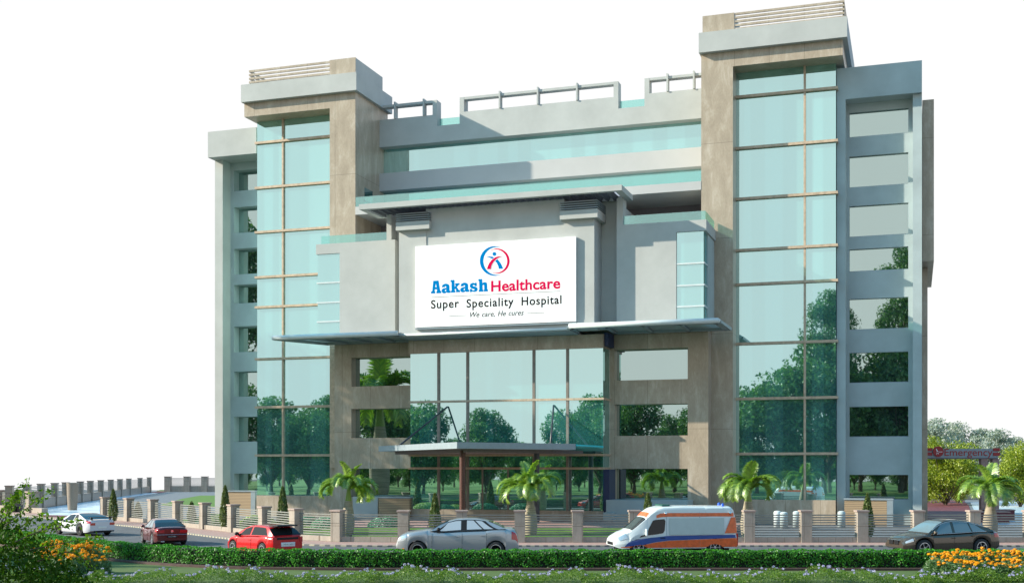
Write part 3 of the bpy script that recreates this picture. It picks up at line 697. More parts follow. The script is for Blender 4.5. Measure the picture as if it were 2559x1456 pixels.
o = empty('notice_board', (gx(302, 96), 96, 0), label='low board with small blue lettering behind the street fence', cat='board')
MB().box(-1.0, 1.0, 0, .06, .25, 1.25).build('board', M['bluemetal'], o)
m = MB()
for k, (x, w, h) in enumerate(((-.62, .22, .5), (-.34, .2, .36), (-.08, .1, .36), (.1, .1, .5), (.3, .22, .36), (.58, .2, .5))):
    m.box(x, x + w * .35, -.02, -.003, .5, .5 + h); m.box(x + w * .35, x + w, -.02, -.003, .5, .5 + h * .3); m.box(x + w * .35, x + w, -.02, -.003, .5 + h * .5, .5 + h * .72)
m.build('lettering', M['logoblue'], o)

# emergency gate
Ze = 92.0
def ex(px): return gx(px, Ze)
def ez(py): return CAMZ + (YH - py) * Ze / FPX
eg = empty('emergency_sign', (ex(2400), Ze, 0), label='grey gantry sign with red emergency lettering and a red round pictogram', cat='sign')
X = lambda px: ex(px) - ex(2400)
e0 = (3000, 1440); esc = .7639 / 7.311   # survey frame of the sign close-up
def es(a, b): px, py = (3000 + a / 7.311) * .7639, (1440 + b / 7.311) * .7639; return X(px), ez(py)
def ebox(mb, a, b, c, d, y0, y1): p, q = es(a, d), es(c, b); mb.box(p[0], q[0], y0, y1, p[1], q[1])
m = MB(); ebox(m, 60, 195, 1930, 408, 0, .5); m.build('board', M['bluemetal'], eg)
m = MB(); ebox(m, 60, 409, 1930, 438, .02, .9); m.build('lower_edge', M['soffit'], eg)
RD = simple('emergency_red', (.33, .02, .02), .55, var=.05); M['ered'] = RD
for b in ((60, 180, 355, 250), (60, 282, 358, 358), (1818, 178, 1976, 250), (1818, 288, 1976, 362)):
    m = MB(); ebox(m, *b, -.06, -.005); m.build('red_bar', RD, eg)
c = es(500, 262); rr = es(628, 262)[0] - c[0]
m = MB(); m.lathe([(0, 0), (rr, 0), (rr, -.1), (0, -.1)], 32, 'y', (c[0], -.004, c[1])); disc = m.build('roundel', RD, eg)
def pic(mb, pts):
    P = [es(*p) for p in pts]; mb.face([(p[0], -.112, p[1]) for p in P])
m = MB(); pic(m, [(440, 200), (465, 200), (465, 222), (440, 222)]); pic(m, [(448, 225), (468, 225), (490, 262), (470, 268)]); pic(m, [(455, 262), (595, 262), (595, 268), (455, 268)])
pic(m, [(510, 274), (595, 274), (595, 279), (510, 279)]); pic(m, [(460, 285), (470, 285), (462, 335), (452, 335)]); pic(m, [(478, 290), (488, 290), (515, 318), (490, 322)])
m.build('pictogram', M['signwhite'], disc)
p, q = es(655, 362), es(1805, 362); cap = es(655, 195)[1] - p[1]
text('lettering', 'Emergency', 'ered', p[0], q[0], p[1], cap, -.02, eg, offset=.004, ref='E')
m = MB(); a, b = es(690, 355), es(652, 362)
for k in (660, 790): pass
m.build('serif', RD, eg) if m.f else None
for px in (2462, 2490):
    MB().box(X(px) - .25, X(px) + .25, .1, .6, 0, ez(1145) - .02).build('post', M['pink'], eg)
for px, Y, w, lb in ((2470, 86, 1.3, 'low dark red planter box beside the pale driveway, nearer one'), (2492, 90, 1.1, 'second dark red planter box beyond the nearer one')):
    o = empty('planter_box', (gx(px, Y), Y, 0), label=lb, cat='planter', group='planter boxes by the emergency drive')
    m = MB(); m.box(-w, w, -.5, .5, 0, .75); m.build('box', M['maroon'], o)
    MB().box(-w - .05, w + .05, -.55, .55, .752, .82).build('rim', M['pink'], o)
# ================================================================ PLANTS
L = {}
L['hedge'] = leafmat('hedge_leaf', (.014, .095, .007), (.10, .38, .03), .3, .03)
L['palm'] = leafmat('palm_leaf', (.06, .18, .015), (.36, .50, .05), .4, .1)
L['tree'] = leafmat('tree_leaf', (.04, .11, .05), (.16, .30, .11), .3)
L['bright'] = leafmat('bright_leaf', (.08, .14, .01), (.42, .48, .04), .4)
L['grey'] = leafmat('haze_tinted_leaf', (.25, .30, .27), (.36, .41, .38), .3, big=.6)  # far foliage paled to grey green, haze put into the leaf colour
L['bush'] = leafmat('bush_leaf', (.002, .010, .001), (.075, .17, .008), .3, .012, big=.6)
L['tip'] = leafmat('young_bush_leaf', (.03, .08, .004), (.20, .34, .02), .4, .02)
L['cyp'] = leafmat('cypress_leaf', (.04, .07, .015), (.20, .25, .07), .2)
L['teal'] = leafmat('teal_dome_leaf', (.04, .17, .10), (.12, .33, .2), .2)
L['lime'] = leafmat('lime_dome_leaf', (.22, .34, .08), (.46, .58, .2), .2)
L['plum'] = leafmat('plumbago_leaf', (.03, .09, .008), (.19, .31, .025), .4)
L['lav'] = leafmat('lavender_petal', (.30, .28, .62), (.62, .60, .86), .3)
L['mleaf'] = leafmat('marigold_leaf', (.04, .11, .03), (.17, .28, .12), .3)
L['mfl'] = leafmat('marigold_petal', (.75, .18, .002), (.95, .60, .015), .25, .03, big=.75, ns=5)
L['limb'] = simple('bark', (.12, .09, .065), .9, var=.25, scale=6)
L['ptrunk'] = simple('palm_trunk', (.33, .28, .21), .85, var=.2, scale=3, vs=(.5, .5, 9))
L['pcrown'] = simple('palm_crownshaft', (.20, .30, .04), .4, var=.12, scale=3, vs=(1, 1, .3))

def hedge():
    base = smooth_line(hline, 900); T = off(base, 1.0); n = 75000
    i = rng.integers(0, len(base) - 1, n); f = rng.random(n)[:, None]
    P = np.array(base); D = P[i + 1] - P[i]; c = P[i] + D * f; t = unit(D); nrm = np.stack([-t[:, 1], t[:, 0]], 1)
    face = rng.random(n); w = np.where(face < .40, 1, np.where(face < .7, rng.random(n) * 2 - 1, np.where(face < .8, -1, rng.random(n) * 2 - 1)))
    # nrm points to the camera side
    z = np.where((face >= .40) & (face < .7), .74, np.where(rng.random(n) < .68, .30 + .44 * rng.random(n), .08 + .3 * rng.random(n)))
    dist = np.arange(n) * 0.0
    s = c[:, 0] * 1.0
    bump = .05 * np.sin(s * 5.1) + .03 * np.sin(s * 11.7 + 1) + rng.normal(0, .03, n)
    # clumps: the hedge is a row of plants, thinner between the stems
    gap = np.abs(((s * 1.0) % 1.12) - .56) / .56
    w2 = w * (.30 + .02 * rng.normal(size=n)) * np.where(z < .45, 1 - .25 * gap, 1)
    keep = ~((z < .42) & (gap > .72) & (rng.random(n) < .45))
    pos = np.concatenate([c + nrm * (w2[:, None] + bump[:, None] * .5 * np.sign(w)[:, None]), (z + bump * .5)[:, None]], 1)[keep]
    N3 = np.concatenate([nrm * np.sign(w)[:, None] * (z < .73)[:, None], (z >= .73)[:, None] * 1.0 + .3], 1)[keep]
    V, F = cards(pos, rng.uniform(.028, .052, len(pos)), .62, unit(N3), .55)
    root = empty('hedge', (0, 0, 0), label='long clipped green box hedge along the road median in front of the parked cars', cat='hedge')
    fast_mesh('foliage', V, F, L['hedge'], root)
    m = MB(); b2 = smooth_line(hline, 380)
    for k, p in enumerate(b2):
        for _ in range(2):
            x, y = p[0] + random.uniform(-.08, .08), p[1] + random.uniform(-.15, .15)
            m.tube([(x, y, 0), (x + random.uniform(-.06, .06), y + random.uniform(-.05, .05), .45)], .012, 4, caps=False)
    m.build('stems', M['soil'], root)
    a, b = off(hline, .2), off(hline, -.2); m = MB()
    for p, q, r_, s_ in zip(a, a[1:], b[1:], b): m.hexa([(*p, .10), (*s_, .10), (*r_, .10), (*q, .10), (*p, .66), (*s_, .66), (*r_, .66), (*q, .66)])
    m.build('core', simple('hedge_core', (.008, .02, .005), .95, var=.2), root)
    m = MB()
    for p, q, r_, s_ in zip(off(hline, .36), off(hline, .36)[1:], off(hline, -.45)[1:], off(hline, -.45)): m.hexa([(*p, .0), (*s_, .0), (*r_, .0), (*q, .0), (*p, .06), (*s_, .06), (*r_, .06), (*q, .06)])
    tag(m.build('soil_bed', M['soil']), kind='structure')
hedge()

# ---- palms
def mirror_pos(px, Zm, v):
    a = (px - CX) / FPX; Mx, My = a * Zm, Zm; k = 2 * (Mx * st + My * ct - (D0 + v)); return Mx - k * st, My - k * ct
def make_palm(seed):
    r = np.random.default_rng(seed)
    root = empty('bottle_palm')
    MB().lathe([(.22, -.02), (.30, .15), (.36, .5), (.37, .85), (.31, 1.3), (.22, 1.75), (.19, 1.95)], 24).build('trunk', L['ptrunk'], root, smooth=True)
    MB().lathe([(.19, 1.95), (.17, 2.05), (.13, 2.3), (.09, 2.6), (.05, 2.9)], 20).build('crownshaft', L['pcrown'], root, smooth=True)
    nf = 18
    for k in range(nf):
        az = k * 2.399 + r.uniform(-.2, .2); el = R([84, 70, 60, 52, 45, 38, 76, 62, 50, 40, 66, 34, 88, 58, 46, 72, 36, 54][k]); Lf = r.uniform(1.95, 2.3) * (1.0 if el < 1.2 else .8)
        pts = []; p = np.array([.04 * math.cos(az), .04 * math.sin(az), 2.45]); e = el; n = 26
        droop = 2.35 + (1.2 - el) * .75
        for i in range(n + 1):
            pts.append(p.copy()); s = i / n; ee = e - droop * s ** 1.5 * (1.0 if el < 1.35 else .35)
            p = p + np.array([math.cos(az) * math.cos(ee), math.sin(az) * math.cos(ee), math.sin(ee)]) * Lf / n
        side = np.array([-math.sin(az), math.cos(az), 0]); V = []; F = []
        def quad(a, b, c, d): q = len(V); V.extend([a, b, c, d]); F.append((q, q + 1, q + 2, q + 3))
        for i in range(n):
            d = side * .014 * (1 - i / n * .7); quad(pts[i] - d, pts[i] + d, pts[i + 1] + d, pts[i + 1] - d)
        nl = 84
        for j in range(nl):
            s = .10 + .9 * j / nl; q = s * n; i = min(int(q), n - 1); base = pts[i] * (1 - (q - i)) + pts[i + 1] * (q - i)
            tan = pts[min(i + 1, n)] - pts[i]; tan = tan / np.linalg.norm(tan); up = np.cross(tan, side); up = up * (1 if up[2] > 0 else -1)
            ll = .56 * (math.sin(math.pi * min(1, s * .85 + .12)) ** .6) * r.uniform(.85, 1.1)
            for sg in (-1, 1):
                dr = tan * .62 + side * sg * .80 + up * (.28 + .1 * r.normal()); dr /= np.linalg.norm(dr)
                tip = base + dr * ll + np.array([0, 0, -.22 * ll]); mid = base + dr * ll * .5 + np.array([0, 0, .02]); wv = tan * .021
                quad(base - wv, base + wv, mid + wv * 1.1, mid - wv * 1.1); quad(mid - wv * 1.1, mid + wv * 1.1, tip, tip - wv * .3)
        fast_mesh('frond', np.array(V), np.array(F), L['palm'], root)
    return root
pl = [(868, 68.5, .1, 'small bottle palm behind the fence between the stone windows and the silver car'), (1327, 68, 2.2, 'bottle palm in front of the glazed entrance bay'), (1868, 67.2, 1.1, 'bottle palm directly above the back of the ambulance'), (2475, 67, 3.6, 'bottle palm below the emergency sign')]
pp = [make_palm(3), make_palm(11)]
for i, (px, Y, rz, lb) in enumerate(pl):
    o = pp[i] if i < 2 else copy_tree(pp[i - 2]); o.location = (gx(px, Y), Y, .02); o.rotation_euler.z = rz; o.scale = [(1.04, 1.04, 1.05), (1.08, 1.02, 1.06), (1.02, 1.1, 1.06), (1.12, 1.04, 1.02)][i]; o.rotation_euler.x = [.02, -.03, .03, -.02][i]; o.rotation_euler.y = [.03, .0, -.04, .03][i]
    tag(o, lb, 'palm tree', 'bottle palms along the fence')

x, y = mirror_pos(948, 150, -.5); o = copy_tree(pp[1]); o.location = (x, y, 0); o.scale = (3.5, 3.5, 4.6); o.rotation_euler = (0, 0, 1); tag(o, 'giant palm across the street, outside the picture, mirrored beside the entrance', 'palm tree')

# ---- conifers and domed shrubs
def make_cyp():
    root = empty('conifer_shrub'); n = 2600
    z = rng.random(n) ** .85; rad = np.where(z < .25, .6 + 1.6 * z, (1 - (z - .25) / .75) ** .55) * .36 * rng.uniform(.55, 1.08, n); a = rng.random(n) * 6.283
    P = np.stack([rad * np.cos(a), rad * np.sin(a), .12 + z * 2.1], 1); nr = unit(np.stack([np.cos(a), np.sin(a), .3 + 0 * a], 1))
    V, F = cards(P, rng.uniform(.05, .11, n), .28, nr, .35, up=(0, 0, 1, .6)); fast_mesh('foliage', V, F, L['cyp'], root)
    MB().tube([(0, 0, 0), (0, 0, 1.7)], [.05, .015], 6).build('trunk', L['limb'], root)
    return root
cy = [(283, 86, .95, 'dark conifer shrub beside the street fence end, near the driveway'), (345, 90, .55, 'small dark conifer shrub behind the curved fence'), (479, 84, .62, 'squat conifer shrub on the lawn left of the building'), (562.8, 75, 1.0, 'slim conifer shrub in front of the left wing column'), (706.5, 70.5, 1.0, 'slim conifer shrub below the left glass tower'),
      (1087, 66.5, 1.0, 'slim conifer shrub above the hood of the silver car'), (1619, 67, 1.0, 'slim conifer shrub behind the windscreen of the ambulance'), (2168, 66.5, 1.0, 'slim conifer shrub by the slatted planter of the right wing')]
c0 = make_cyp()
for i, (px, Y, s, lb) in enumerate(cy):
    o = c0 if i == 0 else copy_tree(c0); o.location = (gx(px, Y), Y, .02); o.scale = (s if s > .9 else .95, s if s > .9 else .95, s * 1.12 * (1.12 if 500 < px < 720 else 1)); o.rotation_euler.z = i * 1.3
    tag(o, lb, 'shrub', 'conifer shrubs inside the fence')
def make_dome(mat):
    root = empty('domed_shrub'); n = 3200
    d = rng.normal(size=(n, 3)); d[:, 2] = np.abs(d[:, 2]); d = unit(d); P = d * np.array([1, 1, .55]) * rng.uniform(.93, 1.03, n)[:, None]
    V, F = cards(P, .045, .6, d, .6); fast_mesh('foliage', V, F, mat, root)
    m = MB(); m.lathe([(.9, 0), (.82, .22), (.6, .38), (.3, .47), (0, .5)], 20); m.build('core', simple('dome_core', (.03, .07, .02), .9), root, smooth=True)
    return root
dm = {'teal': make_dome(L['teal']), 'lime': make_dome(L['lime'])}
used = set()
for px, Y, s, k, lb in ((701 * .0 + 693 * 0 + 530, 84, 1.15, 'teal', 'blue green domed shrub at the foot of the left wing column'), (548, 79.5, 1.25, 'lime', 'yellow green domed shrub in front of the left wing column'), (645, 76, 1.15, 'lime', 'yellow green domed shrub by the wing planter'), (728, 75, .9, 'lime', 'small yellow green domed shrub beside the slim conifer below the tower'),
                        (762, 77, 1.0, 'teal', 'blue green domed shrub at the base of the left tower'), (822, 74, 1.1, 'teal', 'blue green domed shrub close to the first palm'), (966, 73.5, 1.15, 'teal', 'blue green domed shrub before the slatted planter wall')):
    o = dm[k] if k not in used else copy_tree(dm[k]); used.add(k); o.location = (gx(px, Y), Y, .3 if px > 600 else .1); o.scale = (s, s, s * 1.05); tag(o, lb, 'shrub', 'domed shrubs along the building')

# ---- trees
def make_tree(name, H, W, mat, n=9000, trunk=.22, leaf=.2, blobs=26, base=.3, seed=1, sparse=.0, limbs=True):
    r = np.random.default_rng(seed); root = empty(name)
    bc = []
    while len(bc) < blobs:
        p = r.uniform(-1, 1, 3)
        if np.linalg.norm(p) < 1: bc.append(p)
    bc = np.array(bc) * np.array([W * .38, W * .38, H * (1 - base) * .40]) + np.array([0, 0, H * (base + (1 - base) * .5)])
    br = r.uniform(.13, .24, blobs) * W; br = br * .9
    i = r.integers(0, blobs, n); d = unit(r.normal(size=(n, 3))); rad = br[i][:, None] * (r.random((n, 1)) ** .4)
    P = bc[i] + d * rad * np.array([1.1, 1.1, .8]); V, F = cards(P, r.uniform(.6, 1.15, n) * leaf, .55, d, .3)
    fast_mesh('crown', V, F, mat, root)
    m = MB(); top = H * (base + .45 * (1 - base)); m.tube([(0, 0, -.1), (.05, 0, H * base * .6), (.1, .1, H * base), (0, .1, top)], [trunk, trunk * .8, trunk * .65, trunk * .25], 8)
    if limbs:
        for k in range(0, blobs, 2):
            z0 = H * base * r.uniform(.8, 1.3); m.tube([(.08, .05, z0), tuple((bc[k] * [.5, .5, 1] + [0, 0, z0]) * [1, 1, .5]), tuple(bc[k])], [trunk * .38, trunk * .2, .02], 5, caps=False)
    m.build('trunk', L['limb'], root)
    return root
bt = make_tree('broadleaf_tree', 7.6, 7.4, L['bright'], 19000, .2, .12, 38, .0, seed=5)
for i, (px, Y, s, rz, lb) in enumerate(((2362, 125, 1.0, 0, 'bright yellow green tree rising above the emergency sign next to the hospital'), (2552, 120, .93, 2, 'bright yellow green tree at the edge of the picture beyond the palm'), (2392, 131, .62, 4, 'lower yellow green tree seen below the emergency sign'), (2318, 134, .6, 1, 'low yellow green tree against the wall of the hospital'))):
    o = bt if i == 0 else copy_tree(bt); o.location = (gx(px, Y), Y, 0); o.scale = (s, s, s); o.rotation_euler.z = rz; tag(o, lb, 'tree', 'yellow green trees by the emergency gate')
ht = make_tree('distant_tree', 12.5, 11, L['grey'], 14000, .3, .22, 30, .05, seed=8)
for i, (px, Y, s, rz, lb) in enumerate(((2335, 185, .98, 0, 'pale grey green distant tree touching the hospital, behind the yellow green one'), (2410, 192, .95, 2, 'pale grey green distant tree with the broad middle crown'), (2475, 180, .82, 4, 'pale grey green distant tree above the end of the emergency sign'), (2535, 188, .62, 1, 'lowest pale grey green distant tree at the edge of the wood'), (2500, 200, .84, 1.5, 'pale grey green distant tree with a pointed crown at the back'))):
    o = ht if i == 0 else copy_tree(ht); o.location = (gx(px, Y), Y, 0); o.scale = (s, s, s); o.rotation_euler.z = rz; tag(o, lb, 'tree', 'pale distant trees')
# park trees on the far side of the street, behind the camera: the glazing mirrors them
pt = [make_tree('park_tree', 14, 11, L['tree'], 12000, .35, .26, 34, .10, seed=s) for s in (2, 3)]
cnt = 0
for px, Zm, v, H in ((560, 175, 2, 17), (680, 178, 1.6, 15), (770, 170, 1.6, 13), (830, 195, 1.6, 16), (930, 172, -1, 16), (1010, 185, -3, 14), (1060, 178, -3, 14), (1215, 180, -3, 13.2), (1415, 178, -3, 12.8), (1500, 185, -3, 16), (1580, 180, -1, 16), (1680, 195, -1, 13), (1760, 190, 1.6, 14),
                     (1890, 182, 1.6, 17), (1990, 178, 1.6, 21), (2060, 184, 1.6, 24), (2150, 195, 3, 20), (2250, 190, 3, 25), (2380, 196, 3, 20), *[(p, 208 + 9 * math.sin(p), 0, 7.5 + 1.2 * math.sin(p * .7)) for p in range(480, 2500, 55)], *[(p, 245 + 9 * math.sin(p * 2), 0, 9 + 1.5 * math.sin(p * .9)) for p in range(440, 2560, 80)]):
    x, y = mirror_pos(px, Zm, v)
    if y > 0 and abs(x) < y * .5 + 7: continue
    o = pt[cnt] if cnt < 2 else copy_tree(pt[cnt % 2]); cnt += 1
    s = H / 14; o.location = (x, y, -.1); o.scale = (s * .92, s * .92, s); o.rotation_euler.z = cnt * 1.7
    tag(o, 'tall dark green park tree across the street, mirrored in the glazing', 'tree', 'park trees across the street')
tl = make_tree('slender_tree', 33, 11, L['tree'], 13000, .4, .26, 40, .42, seed=12)
tl.location = (-44.8, 83.5, 0); tag(tl, 'tall slender tree beyond the gate, outside the picture, mirrored in the wing windows', 'tree')

o = copy_tree(tl); o.location = (-50.5, 91.5, 0); o.rotation_euler.z = 2; o.scale = (1.1, 1.1, 1.05); tag(o, 'second tall slender tree beyond the gate, outside the picture, shading the entrance front', 'tree')
for px, Zm, s, lb in ((2075, 190, 1.02, 'very tall slender tree across the street, mirrored in the glass tower beside the ambulance'), (2262, 200, 1.32, 'tallest slender tree across the street, mirrored in the stacked windows')):
    x, y = mirror_pos(px, Zm, 2); o = copy_tree(tl); o.location = (x, y, 0); o.scale = (s * .8, s * .8, s); o.rotation_euler.z = px; tag(o, lb, 'tree')
# ---- foreground: plumbago shrubs
def make_plum(seed):
    r = np.random.default_rng(seed); root = empty('plumbago_shrub'); n = 5200
    x = r.uniform(-1.25, 1.25, n); y = r.uniform(-.75, .75, n)
    h = (.42 + .16 * np.sin(x * 2.1 + seed) + .07 * np.sin(x * 6 + 1) + .05 * np.sin(y * 5)) * np.clip(1.25 - (x / 1.5) ** 4, .3, 1) * np.clip(1.1 - (y / .9) ** 4, .3, 1)
    z = h * (1 - r.random(n) ** 2 * .8) + r.normal(0, .025, n)
    V, F = cards(np.stack([x, y, z], 1), r.uniform(.02, .042, n), .4, np.stack([x * .2, y * .6 - .2, np.ones(n)], 1), .4, up=(0, 0, 1, .25))
    V[:, 2] *= .74; fast_mesh('foliage', V, F, L['plum'], root)
    Vs = []; Fs = []; k = 0
    for j in range(26):
        cx, cy = r.uniform(-1.2, 1.2), r.uniform(-.7, .6); hh = (.42 + .16 * math.sin(cx * 2.1 + seed) + .07 * math.sin(cx * 6 + 1)) + r.uniform(.0, .14)
        m_ = 26; d = unit(r.normal(size=(m_, 3))); P = np.array([cx, cy, hh * .76]) + d * np.array([.045, .045, .03]) * r.uniform(.6, 1.2)
        V, F = cards(P, .02, .8, d, .5); Vs.append(V); Fs.append(F + k); k += len(V)
    fast_mesh('blossom', np.concatenate(Vs), np.concatenate(Fs), L['lav'], root)
    return root
ps = [make_plum(1), make_plum(4), make_plum(6)]
xs = np.linspace(-17.6, 17.6, 16); words = ['leftmost', 'second', 'third', 'fourth', 'fifth', 'sixth', 'seventh', 'eighth', 'ninth', 'tenth', 'eleventh', 'twelfth', 'thirteenth', 'fourteenth', 'fifteenth', 'rightmost']
for i, x in enumerate(xs):
    o = ps[i] if i < 3 else copy_tree(ps[i % 3]); o.location = (x + .15 * math.sin(i * 5), 41.6 + .2 * math.sin(i * 3.3), 0); o.rotation_euler.z = .15 * math.sin(i * 7); s = 1.02 + .10 * math.sin(i * 2.3); o.scale = (1.02, 1, s)
    pos = 'leftmost' if i == 0 else ('rightmost' if i == 15 else words[i] + ' from the left')
    tag(o, f'low leafy shrub with pale lavender flowers, {pos} in the front row', 'flowering shrub', 'lavender flowering shrubs in the front row')

# ---- marigolds
def make_mari(seed):
    r = np.random.default_rng(seed); root = empty('marigold_plant'); n = 1500
    d = r.normal(size=(n, 3)); d[:, 2] = np.abs(d[:, 2]); d = unit(d); P = d * np.array([.42, .38, .52]) * (r.random((n, 1)) ** .35)
    V, F = cards(P, r.uniform(.03, .06, n), .3, d, .3); fast_mesh('foliage', V, F, L['mleaf'], root)
    Vs = []; Fs = []; k = 0
    for j in range(17):
        t = r.random() * 6.28; q = r.random() ** .5 * .42; c = np.array([q * math.cos(t), q * math.sin(t) - .06, .36 + .2 * (1 - (q / .42) ** 2) + r.uniform(-.03, .07)])
        m_ = 60; d = r.normal(size=(m_, 3)); d[:, 2] = np.abs(d[:, 2]) * .8; d = unit(d); P = c + d * np.array([.036, .036, .026]) * r.uniform(.8, 1.3)
        V, F = cards(P, .022, .7, d, .6); Vs.append(V); Fs.append(F + k); k += len(V)
    fast_mesh('blossom', np.concatenate(Vs), np.concatenate(Fs), L['mfl'], root)
    return root
ms = [make_mari(1), make_mari(2), make_mari(3)]; mi = 0
L_spots = [(112, 46), (138, 45.5), (163, 45.2), (190, 45.0), (215, 45.2), (240, 45.4), (100, 43.6), (128, 43.4), (152, 43.2), (178, 43), (203, 43.2), (228, 43.5)]
R_spots = [(2345, 43.2), (2374, 43.8), (2403, 44.2), (2432, 44.4), (2461, 44.5), (2490, 44.5), (2520, 44.4), (2550, 44.4), (2388, 42.6), (2420, 42.5), (2455, 42.6), (2488, 42.4), (2520, 42.5), (2552, 42.4)]
for side, spots in (('under the dark bush', L_spots), ('beside the bronze car', R_spots)):
    ln = len(spots)
    for k, (px, Y) in enumerate(spots):
        o = ms[mi] if mi < 3 else copy_tree(ms[mi % 3]); mi += 1
        back = spots[0][1] - 1 < Y if side[0] == 'u' else k < 8
        rowi = [q for q in range(ln) if (q < 6 if side[0] == 'u' else q < 8) == (k < (6 if side[0] == 'u' else 8))]; j = rowi.index(k)
        rowname = 'back row' if k < (6 if side[0] == 'u' else 8) else 'front row'
        o.location = (gx(px, Y), Y, .02); o.rotation_euler.z = mi * 2.1; s = 1.18 + .12 * math.sin(mi * 3.1); o.scale = (s * 1.2, s * 1.2, s * (1.3 if side[0] == 'u' else 1.0) * (1.25 if rowname[0] == 'b' else 1))
        tag(o, f'orange marigold plant, {ordinal(j)} of the {rowname} {side}', 'marigold', 'marigolds ' + side)

# ---- dark bush in the left foreground with arching branches
def bush():
    root = empty('foreground_bush', (-8.6, 21.5, 0), label='large dark leafy bush with arching bright tipped branches in the near corner', cat='bush')
    r = np.random.default_rng(21); Ps = []; Nn = []; Ss = []
    def X(px): return gx(px, 21.5) + 8.6
    def Zz(py): return CAMZ + (YH - py) * 21.5 / FPX
    # dense body under a sloping outline
    n = 11000; px = r.uniform(-150, 200, n); topy = np.interp(px, [-150, 0, 40, 85, 115, 150, 200], [1296, 1306, 1322, 1350, 1388, 1425, 1470]); py = topy + (1600 - topy) * r.random(n) ** 1.3
    y = r.uniform(-1.0, .9, n); Ps.append(np.stack([X(px), y, Zz(py)], 1)); Ss.append(r.uniform(.022, .06, n)); Nn.append(np.tile([.1, -.7, .6], (n, 1)))
    m = MB()
    br = [((-20, 1330), (20, 1250), (48, 1203)), ((0, 1320), (60, 1268), (112, 1222)), ((10, 1340), (50, 1300), (90, 1296)), ((60, 1350), (120, 1322), (180, 1312), (208, 1300)),
          ((20, 1300), (30, 1255), (75, 1235)), ((90, 1370), (190, 1350), (250, 1340)), ((-10, 1300), (0, 1260), (26, 1232)), ((100, 1400), (180, 1380), (240, 1440)), ((60, 1340), (110, 1312), (140, 1318))]
    for b in br:
        pts = smooth_line(b, 14); yy = r.uniform(-.5, .4); P3 = [(float(X(p[0])), yy + .02 * i, float(Zz(p[1]))) for i, p in enumerate(pts)]
        m.tube(P3, [.012 * (1 - i / 18) for i in range(len(P3))], 5)
        for i, q in enumerate(P3[2:]):
            k = 7; Ps.append(np.array(q) + r.normal(0, .045, (k, 3))); Ss.append(r.uniform(.03, .062, k)); Nn.append(np.tile([.1, -.5, .7], (k, 1)))
    m.build('branches', L['limb'], root)
    V, F = cards(Ps[0], Ss[0], .48, unit(Nn[0]), .3); fast_mesh('foliage', V, F, L['bush'], root)
    V, F = cards(np.concatenate(Ps[1:]), np.concatenate(Ss[1:]), .46, unit(np.concatenate(Nn[1:])), .3); fast_mesh('branch_leaves', V, F, L['tip'], root)
bush()
# ================================================================ VEHICLES
def paint(name, col, metal=.3, rough=.28):
    return simple(name, col, rough, metal, var=0, coat=.6)
M['tyre'] = simple('tyre_rubber', (.018, .018, .02), .85, var=0); M['rim'] = simple('alloy_rim', (.62, .63, .65), .3, .8, var=0); M['rimd'] = simple('dark_alloy', (.06, .06, .065), .35, .6, var=0)
M['cglass'] = simple('dark_car_glass', (.012, .014, .016), .12, 0, var=0, spec=.35); M['lglass'] = simple('pale_car_glass', (.42, .45, .48), .08, .2, var=0, spec=.8)
M['bglass'] = simple('blue_car_glass', (.14, .20, .23), .08, .1, var=0, spec=.6)
M['tail'] = simple('tail_lamp_red', (.45, .012, .015), .15, 0, var=0, coat=.8); M['lamp'] = simple('headlamp_glass', (.55, .57, .58), .1, .5, var=0); M['black'] = simple('black_plastic', (.014, .014, .016), .5, 0, var=0, spec=.2)
M['chrome'] = simple('chrome', (.75, .75, .76), .12, 1, var=0); M['plate'] = simple('plate_white', (.75, .76, .72), .5, 0, var=0); M['amber'] = simple('amber_lamp', (.75, .22, .02), .3, 0, var=0)
M['vblue'] = simple('livery_blue', (.02, .07, .28), .35, 0, var=.05, coat=.4); M['vorange'] = simple('livery_orange', (.80, .12, .018), .4, 0, var=.15, scale=6, coat=.3)
M['vpanel'] = simple('van_panel_grey', (.40, .47, .46), .3, 0, var=.03, coat=.3); M['beacon'] = simple('blue_beacon', (.02, .10, .62), .2, 0, var=0); M['gbar'] = simple('green_lightbar', (.02, .10, .08), .2, 0, var=0)
def wheel(root, x, y, r, w, sgn, rimmat, spokes):
    t = MB().lathe([(r * .62, -w / 2), (r * .93, -w / 2), (r, -w * .34), (r, w * .34), (r * .93, w / 2), (r * .62, w / 2)], 32, 'y').build('wheel', M['tyre'], root, smooth=True)
    t.location = (x, y, r)
    m = MB(); yo = sgn * w / 2
    m.lathe([(r * .655, yo * .98), (r * .60, yo * 1.02), (r * .58, yo * .8), (0, yo * .55)], 32, 'y'); m.f_rim = 0
    d = m.build('rim', M['black'], t, smooth=True)
    m = MB(); m.lathe([(r * .66, yo * 1.03), (r * .60, yo * 1.05), (r * .59, yo * .9)], 32, 'y'); m.lathe([(r * .14, yo * .98), (0, yo * 1.0)], 12, 'y')
    for k in range(spokes):
        a = 2 * math.pi * k / spokes; c, s = math.cos(a), math.sin(a); h = r * (.085 if spokes > 6 else .07)
        q = [(c * .1 * r - s * h * .7, s * .1 * r + c * h * .7), (c * .1 * r + s * h * .7, s * .1 * r - c * h * .7), (c * .61 * r + s * h, s * .61 * r - c * h), (c * .61 * r - s * h, s * .61 * r + c * h)]
        m.face([(p[0], yo * .97, p[1]) for p in q]); m.face([(p[0], yo * .97, p[1]) for p in q[::-1]])
    m.build('spokes', M[rimmat], t)
CARQ = ([0, .25, .45, .55, .63, .72, .82, .90, 1.0], [0, .55, .82, .92, .968, .99, 1, .99, .955], [0, .0, .03, .09, .22, .40, .62, .82, 1])
VANQ = ([0, .15, .28, .36, .42, .60, .80, 1.0], [0, .5, .76, .86, .905, .955, 1, .985], [0, .0, .012, .03, .07, .35, .66, 1])
